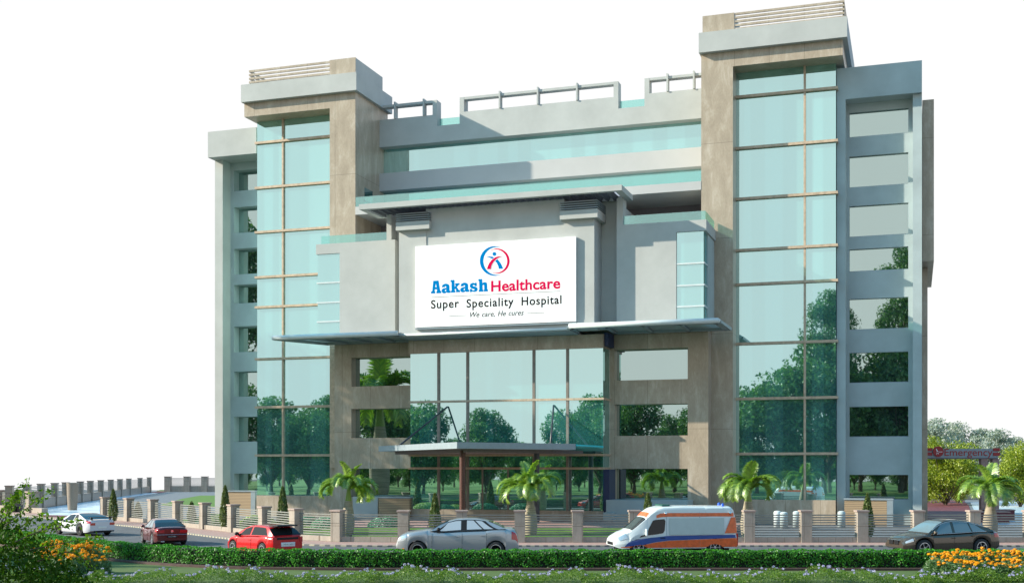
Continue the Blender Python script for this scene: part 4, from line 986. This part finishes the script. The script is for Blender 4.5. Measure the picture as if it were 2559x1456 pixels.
class Body:
    def __init__(s, d):
        s.d = d; s.L, s.W = d['L'], d['W']; s.q, s.yf, s.tf = d.get('q', CARQ)
        s.tx = [p[0] for p in d['top']]; s.tz = [p[1] for p in d['top']]
    def top(s, x): return float(np.interp(x, s.tx, s.tz))
    def w(s, x):
        e = s.d.get('taper', (.12, .22)); f = max(0, (x - (s.L / 2 - .8)) / .8); b = max(0, (-x - (s.L / 2 - .6)) / .6)
        return s.W * (1 - e[1] * f ** 2.4 - e[0] * b ** 2.4)
    def bot(s, x):
        z = s.d.get('zb', .2); e = max(0, (abs(x) - (s.L / 2 - .35)) / .35); z += .1 * e ** 2
        for xw in s.d['wheels']:
            ra = s.d['r'] * 1.17; dx = abs(x - xw)
            if dx < ra: z = max(z, s.d['r'] + math.sqrt(ra * ra - dx * dx) * .98)
        return z
    def P(s, x, q, sg=1, o=0):
        zt, zb = s.top(x), s.bot(x); zb = min(zb, zt - .1); y = float(np.interp(q, s.q, s.yf)) * s.w(x); t = float(np.interp(q, s.q, s.tf))
        z = zt - t * (zt - zb) + s.d.get('crown', .035) * (1 - (y / s.W) ** 2); k = min(1, max(0, (q - .3) / .35))
        return (x, sg * (y + o * k), z + o * (1 - k))
    def side(s, x, z, sg, o=.006):
        zt, zb = s.top(x), s.d.get('zb', .2); t = (zt - z) / (zt - zb); t = min(max(t, 0), 1); y = float(np.interp(t, s.tf, s.yf)) * s.w(x); return (x, sg * (y + o), z)
def grid(mb, rows):
    k = len(mb.v); n = len(rows[0])
    for r in rows: mb.v += [tuple(p) for p in r]
    for i in range(len(rows) - 1):
        for j in range(n - 1): mb.f.append((k + i * n + j, k + i * n + j + 1, k + (i + 1) * n + j + 1, k + (i + 1) * n + j)); mb.mi.append(0)
def vehicle(d, name, label, cat, loc, yaw, sc=1.0):
    root = empty(name, loc, yaw, label=label, cat=cat, group=None); root.scale = (sc, sc, sc)
    b = Body(d); L, W = b.L, b.W; ra = d['r'] * 1.17
    xs = set(np.linspace(-L / 2, L / 2, 64)); xs |= {-L / 2 + .02, -L / 2 + .06, L / 2 - .02, L / 2 - .06}
    for xw in d['wheels']: xs |= set(xw + ra * np.array([-1.001, -.999, -.985, -.95, -.88, -.75, -.5, 0, .5, .75, .88, .95, .985, .999, 1.001]))
    xs = sorted(xs); qs = sorted(set(b.q) | set(np.linspace(0, 1, 15))); m = MB(); rings = []
    for x in xs:
        f = [b.P(x, q) for q in qs]; g = [(p[0], -p[1], p[2]) for p in f[::-1]][:-1]
        rings.append(g + f)
    grid(m, rings)
    grid(m, [[r[0], (r[0][0], 0, r[0][2]), r[-1]] for r in rings])
    k = len(m.v)
    for r in (rings[0], rings[-1][::-1]): k = len(m.v); m.v += r; m.f.append(tuple(range(k, k + len(r)))); m.mi.append(0)
    bo = m.build('body', M[d['paint']], root, smooth=True)
    md = bo.modifiers.new('split', 'EDGE_SPLIT'); md.split_angle = R(38)
    MB().box(-L / 2 + .35, L / 2 - .35, -W * .72, W * .72, .17, min(.62, b.top(0) - .12)).build('underbody', M['black'], root)
    for xw in d['wheels']:
        for sg in (-1, 1): wheel(root, xw, sg * (W - .11), d['r'], .2, sg, d.get('rim', 'rim'), d.get('spokes', 9))
    # cabin
    if 'roof' in d:
        rx = [p[0] for p in d['roof']]; rz = [p[1] for p in d['roof']]; x0, x1 = rx[0], rx[-1]; hm = max(rz) - b.top(0); tum = d.get('tumble', .26)
        def roof(x): return float(np.interp(x, rx, rz))
        def CP(x, s, sg=1, o=0):
            zb_ = b.top(x) - .015; h = max(roof(x) - zb_, .004); wb = b.w(x) * .93; wr = wb - tum * min(1, h / hm)
            if s <= .7: t = s / .7; z = zb_ + h * .90 * t; y = wb + (wr - wb) * t; return (x, sg * (y + o), z + o * .2)
            t = min(1.0, (s - .7) / .3); return (x, sg * wr * (1 - t ** 2.3), zb_ + h * (.90 + .10 * (1 - (1 - t) ** 2.6)) + o)
        ss = list(np.linspace(0, .7, 8)) + [.73, .77, .82, .88, .94, 1.0]; m = MB(); rows = []
        for x in np.linspace(x0, x1, 60): f = [CP(x, s) for s in ss]; rows.append(f + [(p[0], -p[1], p[2]) for p in f[::-1]][1:])
        grid(m, rows); cb = m.build('cabin', M[d['paint']], root, smooth=True)
        if d.get('surround'):
            a0, a1, c0, c1 = d['surround']
            for sg in (-1, 1):
                m = MB(); rows = []
                for s in np.linspace(.01, .69, 8):
                    f = s / .7; xa = a0 + (a1 - a0) * f; xb = c0 + (c1 - c0) * f; rows.append([CP(xa + (xb - xa) * u, s, sg, .004) for u in np.linspace(0, 1, 24)])
                grid(m, rows); m.build('window_surround', M['black'], root, smooth=True)
        for (a0, a1, c0, c1) in d['side_windows']:
            for sg in (-1, 1):
                m = MB(); rows = []
                for s in np.linspace(.06, .64, 7):
                    f = (s - .06) / .58; xa = a0 + (a1 - a0) * f; xb = c0 + (c1 - c0) * f; rows.append([CP(xa + (xb - xa) * u, s, sg, .007) for u in np.linspace(0, 1, 12)])
                grid(m, rows); m.build('side_window', M[d['glass']], root, smooth=True)
        for nm, (xa, xb) in (('windscreen', d['screen']), ('rear_window', d['rear'])):
            m = MB(); rows = []
            for x in np.linspace(xa, xb, 12):
                f = [CP(x, s, 1, .012) for s in np.linspace(.72, 1, 8)]; rows.append(f + [(p[0], -p[1], p[2]) for p in f[::-1]][1:])
            grid(m, rows); m.build(nm, M[d.get('glass2', 'cglass')], root, smooth=True)
        if d.get('trim'):
            for sg in (-1, 1):
                xs_ = np.linspace(d['trim'][0], d['trim'][1], 24); m = MB(); m.tube([CP(x, .66, sg, .012) for x in xs_], .013, 5); m.tube([CP(x, .03, sg, .012) for x in xs_], .012, 5); m.build('window_trim', M['chrome'], root, smooth=True)
        mx = d['mirror']
        for sg in (-1, 1):
            m = MB(); c = b.P(mx, .5, sg); cy = sg * (b.w(mx) * .95 + .08); z = b.top(mx) + .08
            m.lathe([(0, -.1), (.06, -.09), (.085, -.03), (.085, .04), (.05, .09), (0, .1)], 12, 'y', (mx, cy, z)); m.box(mx - .02, mx + .02, min(cy, cy - sg * .14), max(cy, cy - sg * .14), z - .07, z - .03)
            m.build('wing_mirror', M[d.get('mirrorc', d['paint'])], root, smooth=True)
    def patch(nm, mat, xa, xb, qa, qb, o=.008, both=True, skew=0):
        for sg in ((-1, 1) if both else (1,)):
            m = MB(); grid(m, [[b.P(xa + (xb - xa) * u + skew * (q - qa) / (qb - qa), q, sg, o) for u in np.linspace(0, 1, 8)] for q in np.linspace(qa, qb, 6)]); m.build(nm, M[mat], root, smooth=True)
    for a in d.get('patches', []): patch(*a)
    for xd in d.get('doors', []):
        for sg in (-1, 1):
            m = MB(); m.tube([b.P(xd + .0, q, sg, .002) for q in np.linspace(.58, .97, 8)], .007, 4); m.build('door_seam', M['black'], root)
    for xh in d.get('handles', []):
        for sg in (-1, 1): p = b.P(xh, .66, sg, .02); MB().box(xh - .1, xh + .1, min(p[1], p[1] - sg * .02), max(p[1], p[1] - sg * .02), p[2] - .015, p[2] + .02).build('door_handle', M[d['paint']], root, bevel=.006)
    zr = b.top(-L / 2)
    for (nm, mat, y0, y1, z0, z1, dep) in d.get('rearbits', []):
        MB().box(-L / 2 - dep, -L / 2 + .012, y0, y1, z0, z1).build(nm, M[mat], root, bevel=.008)
    for (nm, mat, y0, y1, z0, z1, dep) in d.get('frontbits', []):
        MB().box(L / 2 - .02, L / 2 + dep, y0, y1, z0, z1).build(nm, M[mat], root, bevel=.008)
    return root, b
M['silver'] = paint('silver_paint', (.36, .37, .385), .55, .32); M['redp'] = paint('red_paint', (.50, .006, .008), .1, .25); M['whitep'] = paint('white_paint', (.62, .62, .66), 0, .25)
M['maroonp'] = paint('maroon_paint', (.10, .012, .012), .3, .25); M['brownp'] = paint('bronze_paint', (.085, .064, .045), .45, .22); M['vanp'] = paint('van_white', (.62, .66, .66), 0, .3)
def prof(pts, cx, gy, k): return sorted([((cx - x) / k, (gy - y) / k) for x, y in pts])
# silver saloon, seen from its side
sl_top = prof([(350, 1010), (356, 985), (372, 945), (400, 915), (470, 885), (560, 868), (700, 850), (745, 850), (910, 862), (1110, 850), (1370, 840), (1550, 833), (1640, 828), (1710, 835), (1750, 855), (1770, 900), (1788, 990)], 1068, 1174, 263)
sl_roof = prof([(752, 858), (860, 785), (950, 745), (1050, 718), (1180, 710), (1300, 713), (1400, 730), (1500, 765), (1590, 808), (1635, 832)], 1068, 1174, 263)
vehicle(dict(L=5.47, W=1.0, top=sl_top, roof=sl_roof, wheels=[1.76, -1.72], r=.37, zb=.26, paint='silver', glass='lglass', glass2='cglass', side_windows=[(-.17, -.17, .80, .42), (-1.12, -.72, -.43, -.43), (-1.62, -1.1, -1.2, -.8)],
    screen=(.42, 1.12), rear=(-2.05, -1.4), mirror=.82, mirrorc='black', doors=[1.12, -.22, -1.3], handles=[.0, -1.15], spokes=9, surround=(-1.85, -1.25, 1.12, .40),
    patches=[('headlight', 'lamp', 2.28, 2.66, .56, .70), ('tail_light', 'tail', -2.70, -2.42, .56, .74), ('indicator', 'amber', 2.36, 2.44, .88, .92), ('bumper_grille', 'black', 2.5, 2.72, .90, .99)]),
    'parked_car', 'silver grey saloon car parked side on behind the hedge, nose to the red hatchback', 'car', (gx(1144.5, 54.6), 54.7, GZ), math.pi)
# red hatchback
vehicle(dict(L=4.25, W=.9, top=[(-2.125, .93), (-2.08, .98), (-1.9, 1.0), (-1.4, 1.0), (-.2, .97), (.9, .93), (1.5, .86), (1.95, .74), (2.08, .66), (2.125, .55)],
    roof=[(-2.12, .98), (-1.98, 1.10), (-1.66, 1.33), (-1.48, 1.41), (-1.1, 1.45), (-.5, 1.465), (.0, 1.44), (.45, 1.32), (.8, 1.14), (1.22, .92)], wheels=[1.33, -1.30], r=.33, paint='redp', glass='cglass',
    side_windows=[(-.15, -.15, .92, .42), (-1.72, -1.35, -.27, -.27)], screen=(.30, 1.16), rear=(-2.08, -1.66), mirror=.85, mirrorc='black', doors=[.98, -.35], handles=[-.2], spokes=5, tumble=.22,
    patches=[('headlight', 'lamp', 1.75, 2.05, .55, .66), ('tail_light', 'tail', -2.125, -1.86, .46, .66)],
    rearbits=[('tail_light', 'tail', -.80, -.62, .70, .95, .02), ('tail_light', 'tail', .62, .80, .70, .95, .02), ('rear_glass_lower', 'cglass', -.58, .58, .82, .93, .012), ('plate_recess', 'whitep', -.40, .36, .50, .70, .006), ('number_plate', 'plate', -.30, .30, .53, .67, .02), ('bumper_lip', 'black', -.6, .6, .22, .30, .02)]),
    'parked_car', 'red hatchback with a black roof spoiler seen from behind, above the hedge', 'car', (gx(656, 55.6), 55.8, GZ), R(180 - 47), .97)
red = [o for o in bpy.data.objects if o.get('label', '').startswith('red hatchback')][0]
MB().prism([(-2.12, -.55), (-2.12, .55), (-1.45, .60), (-1.45, -.60)], 1.43, 1.49).build('roof_spoiler', M['black'], red, bevel=.02)
def plate_text(root, body, x, y0, y1, z0, h, mat='signblack'):
    o = text('plate_lettering', body, mat, y0, y1, z0, h, 0, root); 
    for v in o.data.vertices: c = v.co.copy(); v.co = Vector((x, -c.x, c.z))
    return o
plate_text(red, 'HSW1403', -2.125 - .0215, -.24, .28, .565, .075)
# white sports coupe
vehicle(dict(L=4.35, W=.93, top=[(-2.175, .80), (-2.1, .88), (-1.7, .93), (-1.2, .95), (-.4, .86), (.6, .82), (1.2, .80), (1.6, .76), (2.0, .62), (2.175, .48)],
    roof=[(-1.85, .93), (-1.2, 1.12), (-.6, 1.26), (-.1, 1.29), (.3, 1.25), (.7, 1.07), (1.15, .80)], wheels=[1.3, -1.22], r=.34, paint='whitep', glass='cglass', side_windows=[(-.35, -.3, .85, .35), (-1.0, -.7, -.42, -.37)],
    screen=(.32, 1.08), rear=(-1.75, -.55), mirror=.75, mirrorc='black', doors=[.85, -.5], handles=[-.3], spokes=5, rim='rimd', tumble=.3, taper=(.16, .3),
    patches=[('headlight', 'lamp', 1.7, 2.0, .5, .62), ('tail_light', 'tail', -2.16, -1.78, .50, .64)],
    rearbits=[('tail_light', 'tail', -.76, -.45, .62, .76, .015), ('tail_light', 'tail', .45, .76, .62, .76, .015), ('number_plate', 'plate', -.26, .26, .44, .55, .015), ('diffuser', 'black', -.55, .55, .20, .31, .02)]),
    'parked_car', 'white sports coupe with a black rear wing at the far end of the road', 'car', (gx(192, 71.5), 72.6, GZ), R(180 - 42), 1.02)
wc = [o for o in bpy.data.objects if o.get('label', '').startswith('white sports')][0]
sp_ = MB(); sp_.prism([(-2.16, -.80), (-2.16, .80), (-1.86, .74), (-1.86, -.74)], 1.05, 1.085)
spo = sp_.build('rear_wing', M['black'], wc, bevel=.01)
MB().box(-2.05, -1.9, -.60, -.54, .86, 1.049).box(-2.05, -1.9, .54, .60, .86, 1.049).build('wing_supports', M['black'], spo)
# maroon saloon
vehicle(dict(L=4.6, W=.93, top=[(-2.3, .90), (-2.22, .99), (-1.9, 1.02), (-1.3, 1.0), (-.2, .94), (1.0, .90), (1.6, .85), (2.0, .74), (2.3, .55)],
    roof=[(-1.9, 1.02), (-1.3, 1.25), (-.8, 1.40), (-.3, 1.45), (.2, 1.43), (.6, 1.30), (1.25, .90)], wheels=[1.4, -1.35], r=.34, paint='maroonp', glass='bglass', side_windows=[(-.1, -.1, .95, .42), (-1.25, -.75, -.22, -.22)],
    screen=(.42, 1.18), rear=(-1.85, -.85), mirror=.88, doors=[1.0, -.16, -1.1], handles=[0, -1.0], spokes=10, trim=(-1.3, .95), tumble=.27,
    patches=[('headlight', 'lamp', 1.85, 2.15, .5, .62), ('tail_light', 'tail', -2.29, -2.02, .50, .66)],
    rearbits=[('tail_light', 'tail', -.84, -.42, .72, .88, .015), ('tail_light', 'tail', .42, .84, .72, .88, .015), ('chrome_strip', 'chrome', -.84, .84, .615, .635, .02), ('number_plate', 'black', -.28, .28, .47, .57, .02), ('exhaust', 'chrome', .42, .62, .22, .28, .03)]),
    'parked_car', 'dark maroon saloon car driving away, seen from the rear on the curved road', 'car', (gx(397, 63.2), 64.0, GZ), R(180 - 62), .93)
mc = [o for o in bpy.data.objects if o.get('label', '').startswith('dark maroon')][0]
MB().lathe([(.075, -2.3), (.075, -2.318), (0, -2.32)], 20, 'y').build('badge', M['chrome'], mc).rotation_euler.z = 0
bd = [c for c in mc.children if c.name.startswith('badge')][0]
for v in bd.data.vertices: c = v.co.copy(); v.co = Vector((c.y, c.x, c.z + .80))
plate_text(mc, 'KA 0 3482', -2.3215, -.2, .2, .495, .05, 'plate')
# bronze coupe-like off-roader
vehicle(dict(L=4.88, W=.98, top=[(-2.44, .98), (-2.36, 1.10), (-2.1, 1.14), (-1.4, 1.13), (-.2, 1.06), (.9, 1.03), (1.5, 1.0), (2.05, .90), (2.30, .76), (2.44, .60)],
    roof=[(-2.2, 1.13), (-1.6, 1.40), (-1.0, 1.60), (-.4, 1.68), (.0, 1.685), (.35, 1.62), (.7, 1.46), (1.3, 1.03)], wheels=[1.47, -1.46], r=.40, zb=.3, paint='brownp', glass='bglass', glass2='bglass', side_windows=[(.02, .02, 1.02, .52), (-.95, -.85, -.12, -.12), (-1.72, -1.2, -1.03, -.93)],
    screen=(.42, 1.22), rear=(-2.1, -1.3), mirror=.95, doors=[1.02, -.05, -1.15], handles=[-.0, -1.0], spokes=5, trim=(-1.72, 1.0), tumble=.28,
    patches=[('headlight', 'lamp', 2.0, 2.34, .56, .68), ('tail_light', 'tail', -2.43, -2.12, .55, .68)],
    frontbits=[('grille', 'black', -.40, -.05, .55, .74, .03), ('grille', 'black', .05, .40, .55, .74, .03), ('grille_surround', 'chrome', -.44, .44, .745, .765, .03)]),
    'parked_car', 'bronze coupe styled off-roader parked behind the marigolds under the emergency gate', 'car', (gx(2355, 55.5), 55.6, GZ), R(180 + 13), .99)
# ambulance
ak_ = 256.0
am_top = prof([(505, 990), (510, 965), (526, 940), (560, 916), (620, 882), (690, 856), (760, 806), (880, 702), (930, 645), (1000, 598), (1080, 577), (1300, 570), (1900, 575), (1935, 585), (1960, 640), (1975, 720), (1990, 900), (1995, 1000)], 1250, 1145, ak_)
van, vb = vehicle(dict(L=5.82, W=1.0, q=VANQ, top=am_top, wheels=[1.82, -1.80], r=.36, zb=.33, crown=.03, taper=(.06, .20), paint='vanp', rim='rim', spokes=6, doors=[], patches=[]),
    'ambulance', 'white ambulance van with orange and blue stripes and two blue roof beacons', 'ambulance', (gx(1679.5, 56), 56.3, GZ), R(180 + 9))
def vx(x): return (1250 - x) / ak_
def vz(y): return (1145 - y) / ak_
def vstrip(nm, mat, up, lo, o=.016, n=40):
    x0, x1 = max(up[0][0], lo[0][0]), min(up[-1][0], lo[-1][0])
    for sg in (-1, 1):
        m = MB(); rows = []
        for k in range(9):
            rr = []
            for x in np.linspace(x0, x1, n):
                a = np.interp(x, [p[0] for p in up], [p[1] for p in up]); b_ = np.interp(x, [p[0] for p in lo], [p[1] for p in lo]); y = a + (b_ - a) * k / 8
                rr.append(vb.side(vx(x), vz(y), sg, o))
            rows.append(rr)
        grid(m, rows); m.build(nm, M[mat], van, smooth=True)
vstrip('orange_stripe', 'vorange', [(1000, 672), (1050, 650), (1140, 646), (1968, 648)], [(1000, 705), (1060, 692), (1140, 688), (1968, 690)])
vstrip('blue_stripe', 'vblue', [(620, 1028), (660, 985), (700, 967), (850, 940), (1140, 912), (1985, 905)], [(620, 1036), (700, 1026), (850, 1012), (980, 985), (1140, 966), (1985, 940)])
vstrip('orange_stripe', 'vorange', [(575, 1040), (700, 1030), (850, 1016), (980, 989), (1140, 970), (1985, 944)], [(575, 1046), (690, 1048), (720, 1036), (760, 1012), (820, 1012), (860, 1036), (890, 1050), (1610, 1050), (1650, 1020), (1700, 1012), (1760, 1020), (1800, 1048), (1985, 1048)])
vstrip('orange_panel', 'vorange', [(1825, 884), (1908, 700), (1982, 700)], [(1825, 886), (1982, 886)], o=.036, n=24)
vstrip('side_glass', 'cglass', [(882, 898), (905, 826), (955, 735), (985, 724), (1095, 716), (1106, 740)], [(882, 906), (1000, 892), (1075, 880), (1095, 850), (1106, 745)], o=.02)
vstrip('quarter_glass', 'cglass', [(795, 925), (870, 838)], [(795, 930), (870, 912)], o=.02, n=8)
for x in (1120, 1525):
    for sg in (-1, 1): m = MB(); m.tube([vb.side(vx(x), vz(y), sg, .010) for y in np.linspace(640, 1045, 14)], .008, 4); m.build('panel_seam', M['bluemetal'], van)
m = MB(); rows = []
for x in np.linspace(705, 872, 10): rows.append([vb.P(vx(x), q, sg, .012) for sg, q in ([(-1, q) for q in np.linspace(.39, 0, 8)] + [(1, q) for q in np.linspace(0, .39, 8)][1:])])
grid(m, rows); m.build('windscreen', M['cglass'], van, smooth=True)
m = MB(); rows = []
for x in np.linspace(885, 925, 5): rows.append([vb.P(vx(x), q, sg, .012) for sg, q in ([(-1, q) for q in np.linspace(.30, 0, 8)] + [(1, q) for q in np.linspace(0, .30, 8)][1:])])
grid(m, rows); m.build('orange_brow', M['vorange'], van, smooth=True)
for sg in (-1, 1):
    m = MB(); grid(m, [[vb.P(vx(x + (q - .45) * 90), q, sg, .014) for x in np.linspace(548, 640, 8)] for q in np.linspace(.40, .62, 6)]); m.build('headlight', M['lamp'], van, smooth=True)
vstrip('side_panel', 'vpanel', [(1150, 706), (1870, 706)], [(1150, 902), (1820, 902)], o=.034)
MB().box(2.90, 2.935, -.5, .5, .48, .62).build('grille', M['black'], van, bevel=.02)
for sg in (-1, 1):
    MB().box(vx(885), vx(862), *sorted((sg * .97, sg * 1.15)), vz(910), vz(830)).build('wing_mirror', M['vanp'], van, bevel=.03)
    p = vb.side(vx(1070), vz(936), sg, .0); MB().box(vx(1100), vx(1042), *sorted((p[1], p[1] + sg * .03)), p[2] - .02, p[2] + .02).build('door_handle', M['black'], van, bevel=.005)
    for x in (1897, 1110): p = vb.side(vx(x), vz(650), sg, 0); MB().lathe([(.0, 0), (.045, sg * .02), (.06, sg * .06), (.05, sg * .1), (0, sg * .11)], 12, 'y', (p[0], p[1], p[2])).build('marker_lamp', M['chrome'], van, smooth=True)
    MB().box(-2.915, -2.80, *sorted((sg * .80, sg * .955)), .42, 1.0).build('tail_light', M['tail'], van, bevel=.02)
    MB().lathe([(.075, 0), (.075, .05), (.06, .12), (.03, .15), (0, .155)], 14, o=(vx(1895 if sg < 0 else 1836), sg * .6, vb.top(vx(1860)) - .01)).build('beacon', M['beacon'], van, smooth=True)
MB().box(vx(1190), vx(1090), -.6, .6, vb.top(vx(1140)) + .02, vb.top(vx(1140)) + .10).build('light_bar', M['gbar'], van, bevel=.03)
# ================================================================ LIGHT, SKY, CAMERA
S = bpy.context.scene
EL, AZ = R(27), None
tosun = Vector((-math.cos(EL), -math.cos(EL) * .045, math.sin(EL)))
su = bpy.data.lights.new('sun', 'SUN'); su.energy = 4.6; su.angle = R(.55); su.color = (1.0, .90, .74)
so = bpy.data.objects.new('sun', su); C.objects.link(so); so.rotation_euler = tosun.to_track_quat('Z', 'Y').to_euler()
w = bpy.data.worlds.new('World'); S.world = w; w.use_nodes = True; n, l = w.node_tree.nodes, w.node_tree.links; n.clear()
out = N(n, 'ShaderNodeOutputWorld'); bg = N(n, 'ShaderNodeBackground'); bg.inputs[1].default_value = 1
sk = N(n, 'ShaderNodeTexSky', sky_type='NISHITA'); sk.sun_disc = False; sk.sun_elevation = EL; sk.sun_rotation = math.atan2(tosun.x, tosun.y); sk.air_density = 1.0; sk.dust_density = .6
sk2 = N(n, 'ShaderNodeMix', data_type='RGBA', blend_type='MULTIPLY'); sk2.inputs[0].default_value = 1; l.new(sk.outputs[0], sk2.inputs[6]); sk2.inputs[7].default_value = (.065, .185, .19, 1)
tc = N(n, 'ShaderNodeTexCoord'); sx = N(n, 'ShaderNodeSeparateXYZ'); l.new(tc.outputs['Generated'], sx.inputs[0])
rp = N(n, 'ShaderNodeMapRange', interpolation_type='SMOOTHSTEP'); rp.inputs[1].default_value = .372; rp.inputs[2].default_value = .45; l.new(sx.outputs[2], rp.inputs[0])
mx = N(n, 'ShaderNodeMix', data_type='RGBA'); mx.inputs[6].default_value = (.506, .507, .508, 1); l.new(rp.outputs[0], mx.inputs[0]); l.new(sk2.outputs[2], mx.inputs[7])
l.new(mx.outputs[2], bg.inputs[0]); l.new(bg.outputs[0], out.inputs[0])
cd = bpy.data.cameras.new('camera'); co = bpy.data.objects.new('camera', cd); C.objects.link(co); S.camera = co
co.location = (0, 0, CAMZ); co.rotation_euler = (R(90), 0, 0); cd.sensor_width = 36; cd.lens = FPX / W0 * 36; cd.clip_end = 2000; cd.clip_start = .5
cd.shift_y = (YH - 728) / W0; cd.shift_x = 0
S.view_settings.view_transform = 'Standard'; S.view_settings.look = 'None'; S.view_settings.exposure = 1.0; S.view_settings.gamma = 1
S.cycles.max_bounces = 7; S.cycles.transparent_max_bounces = 12; S.cycles.use_denoising = True; S.cycles.sample_clamp_indirect = 6
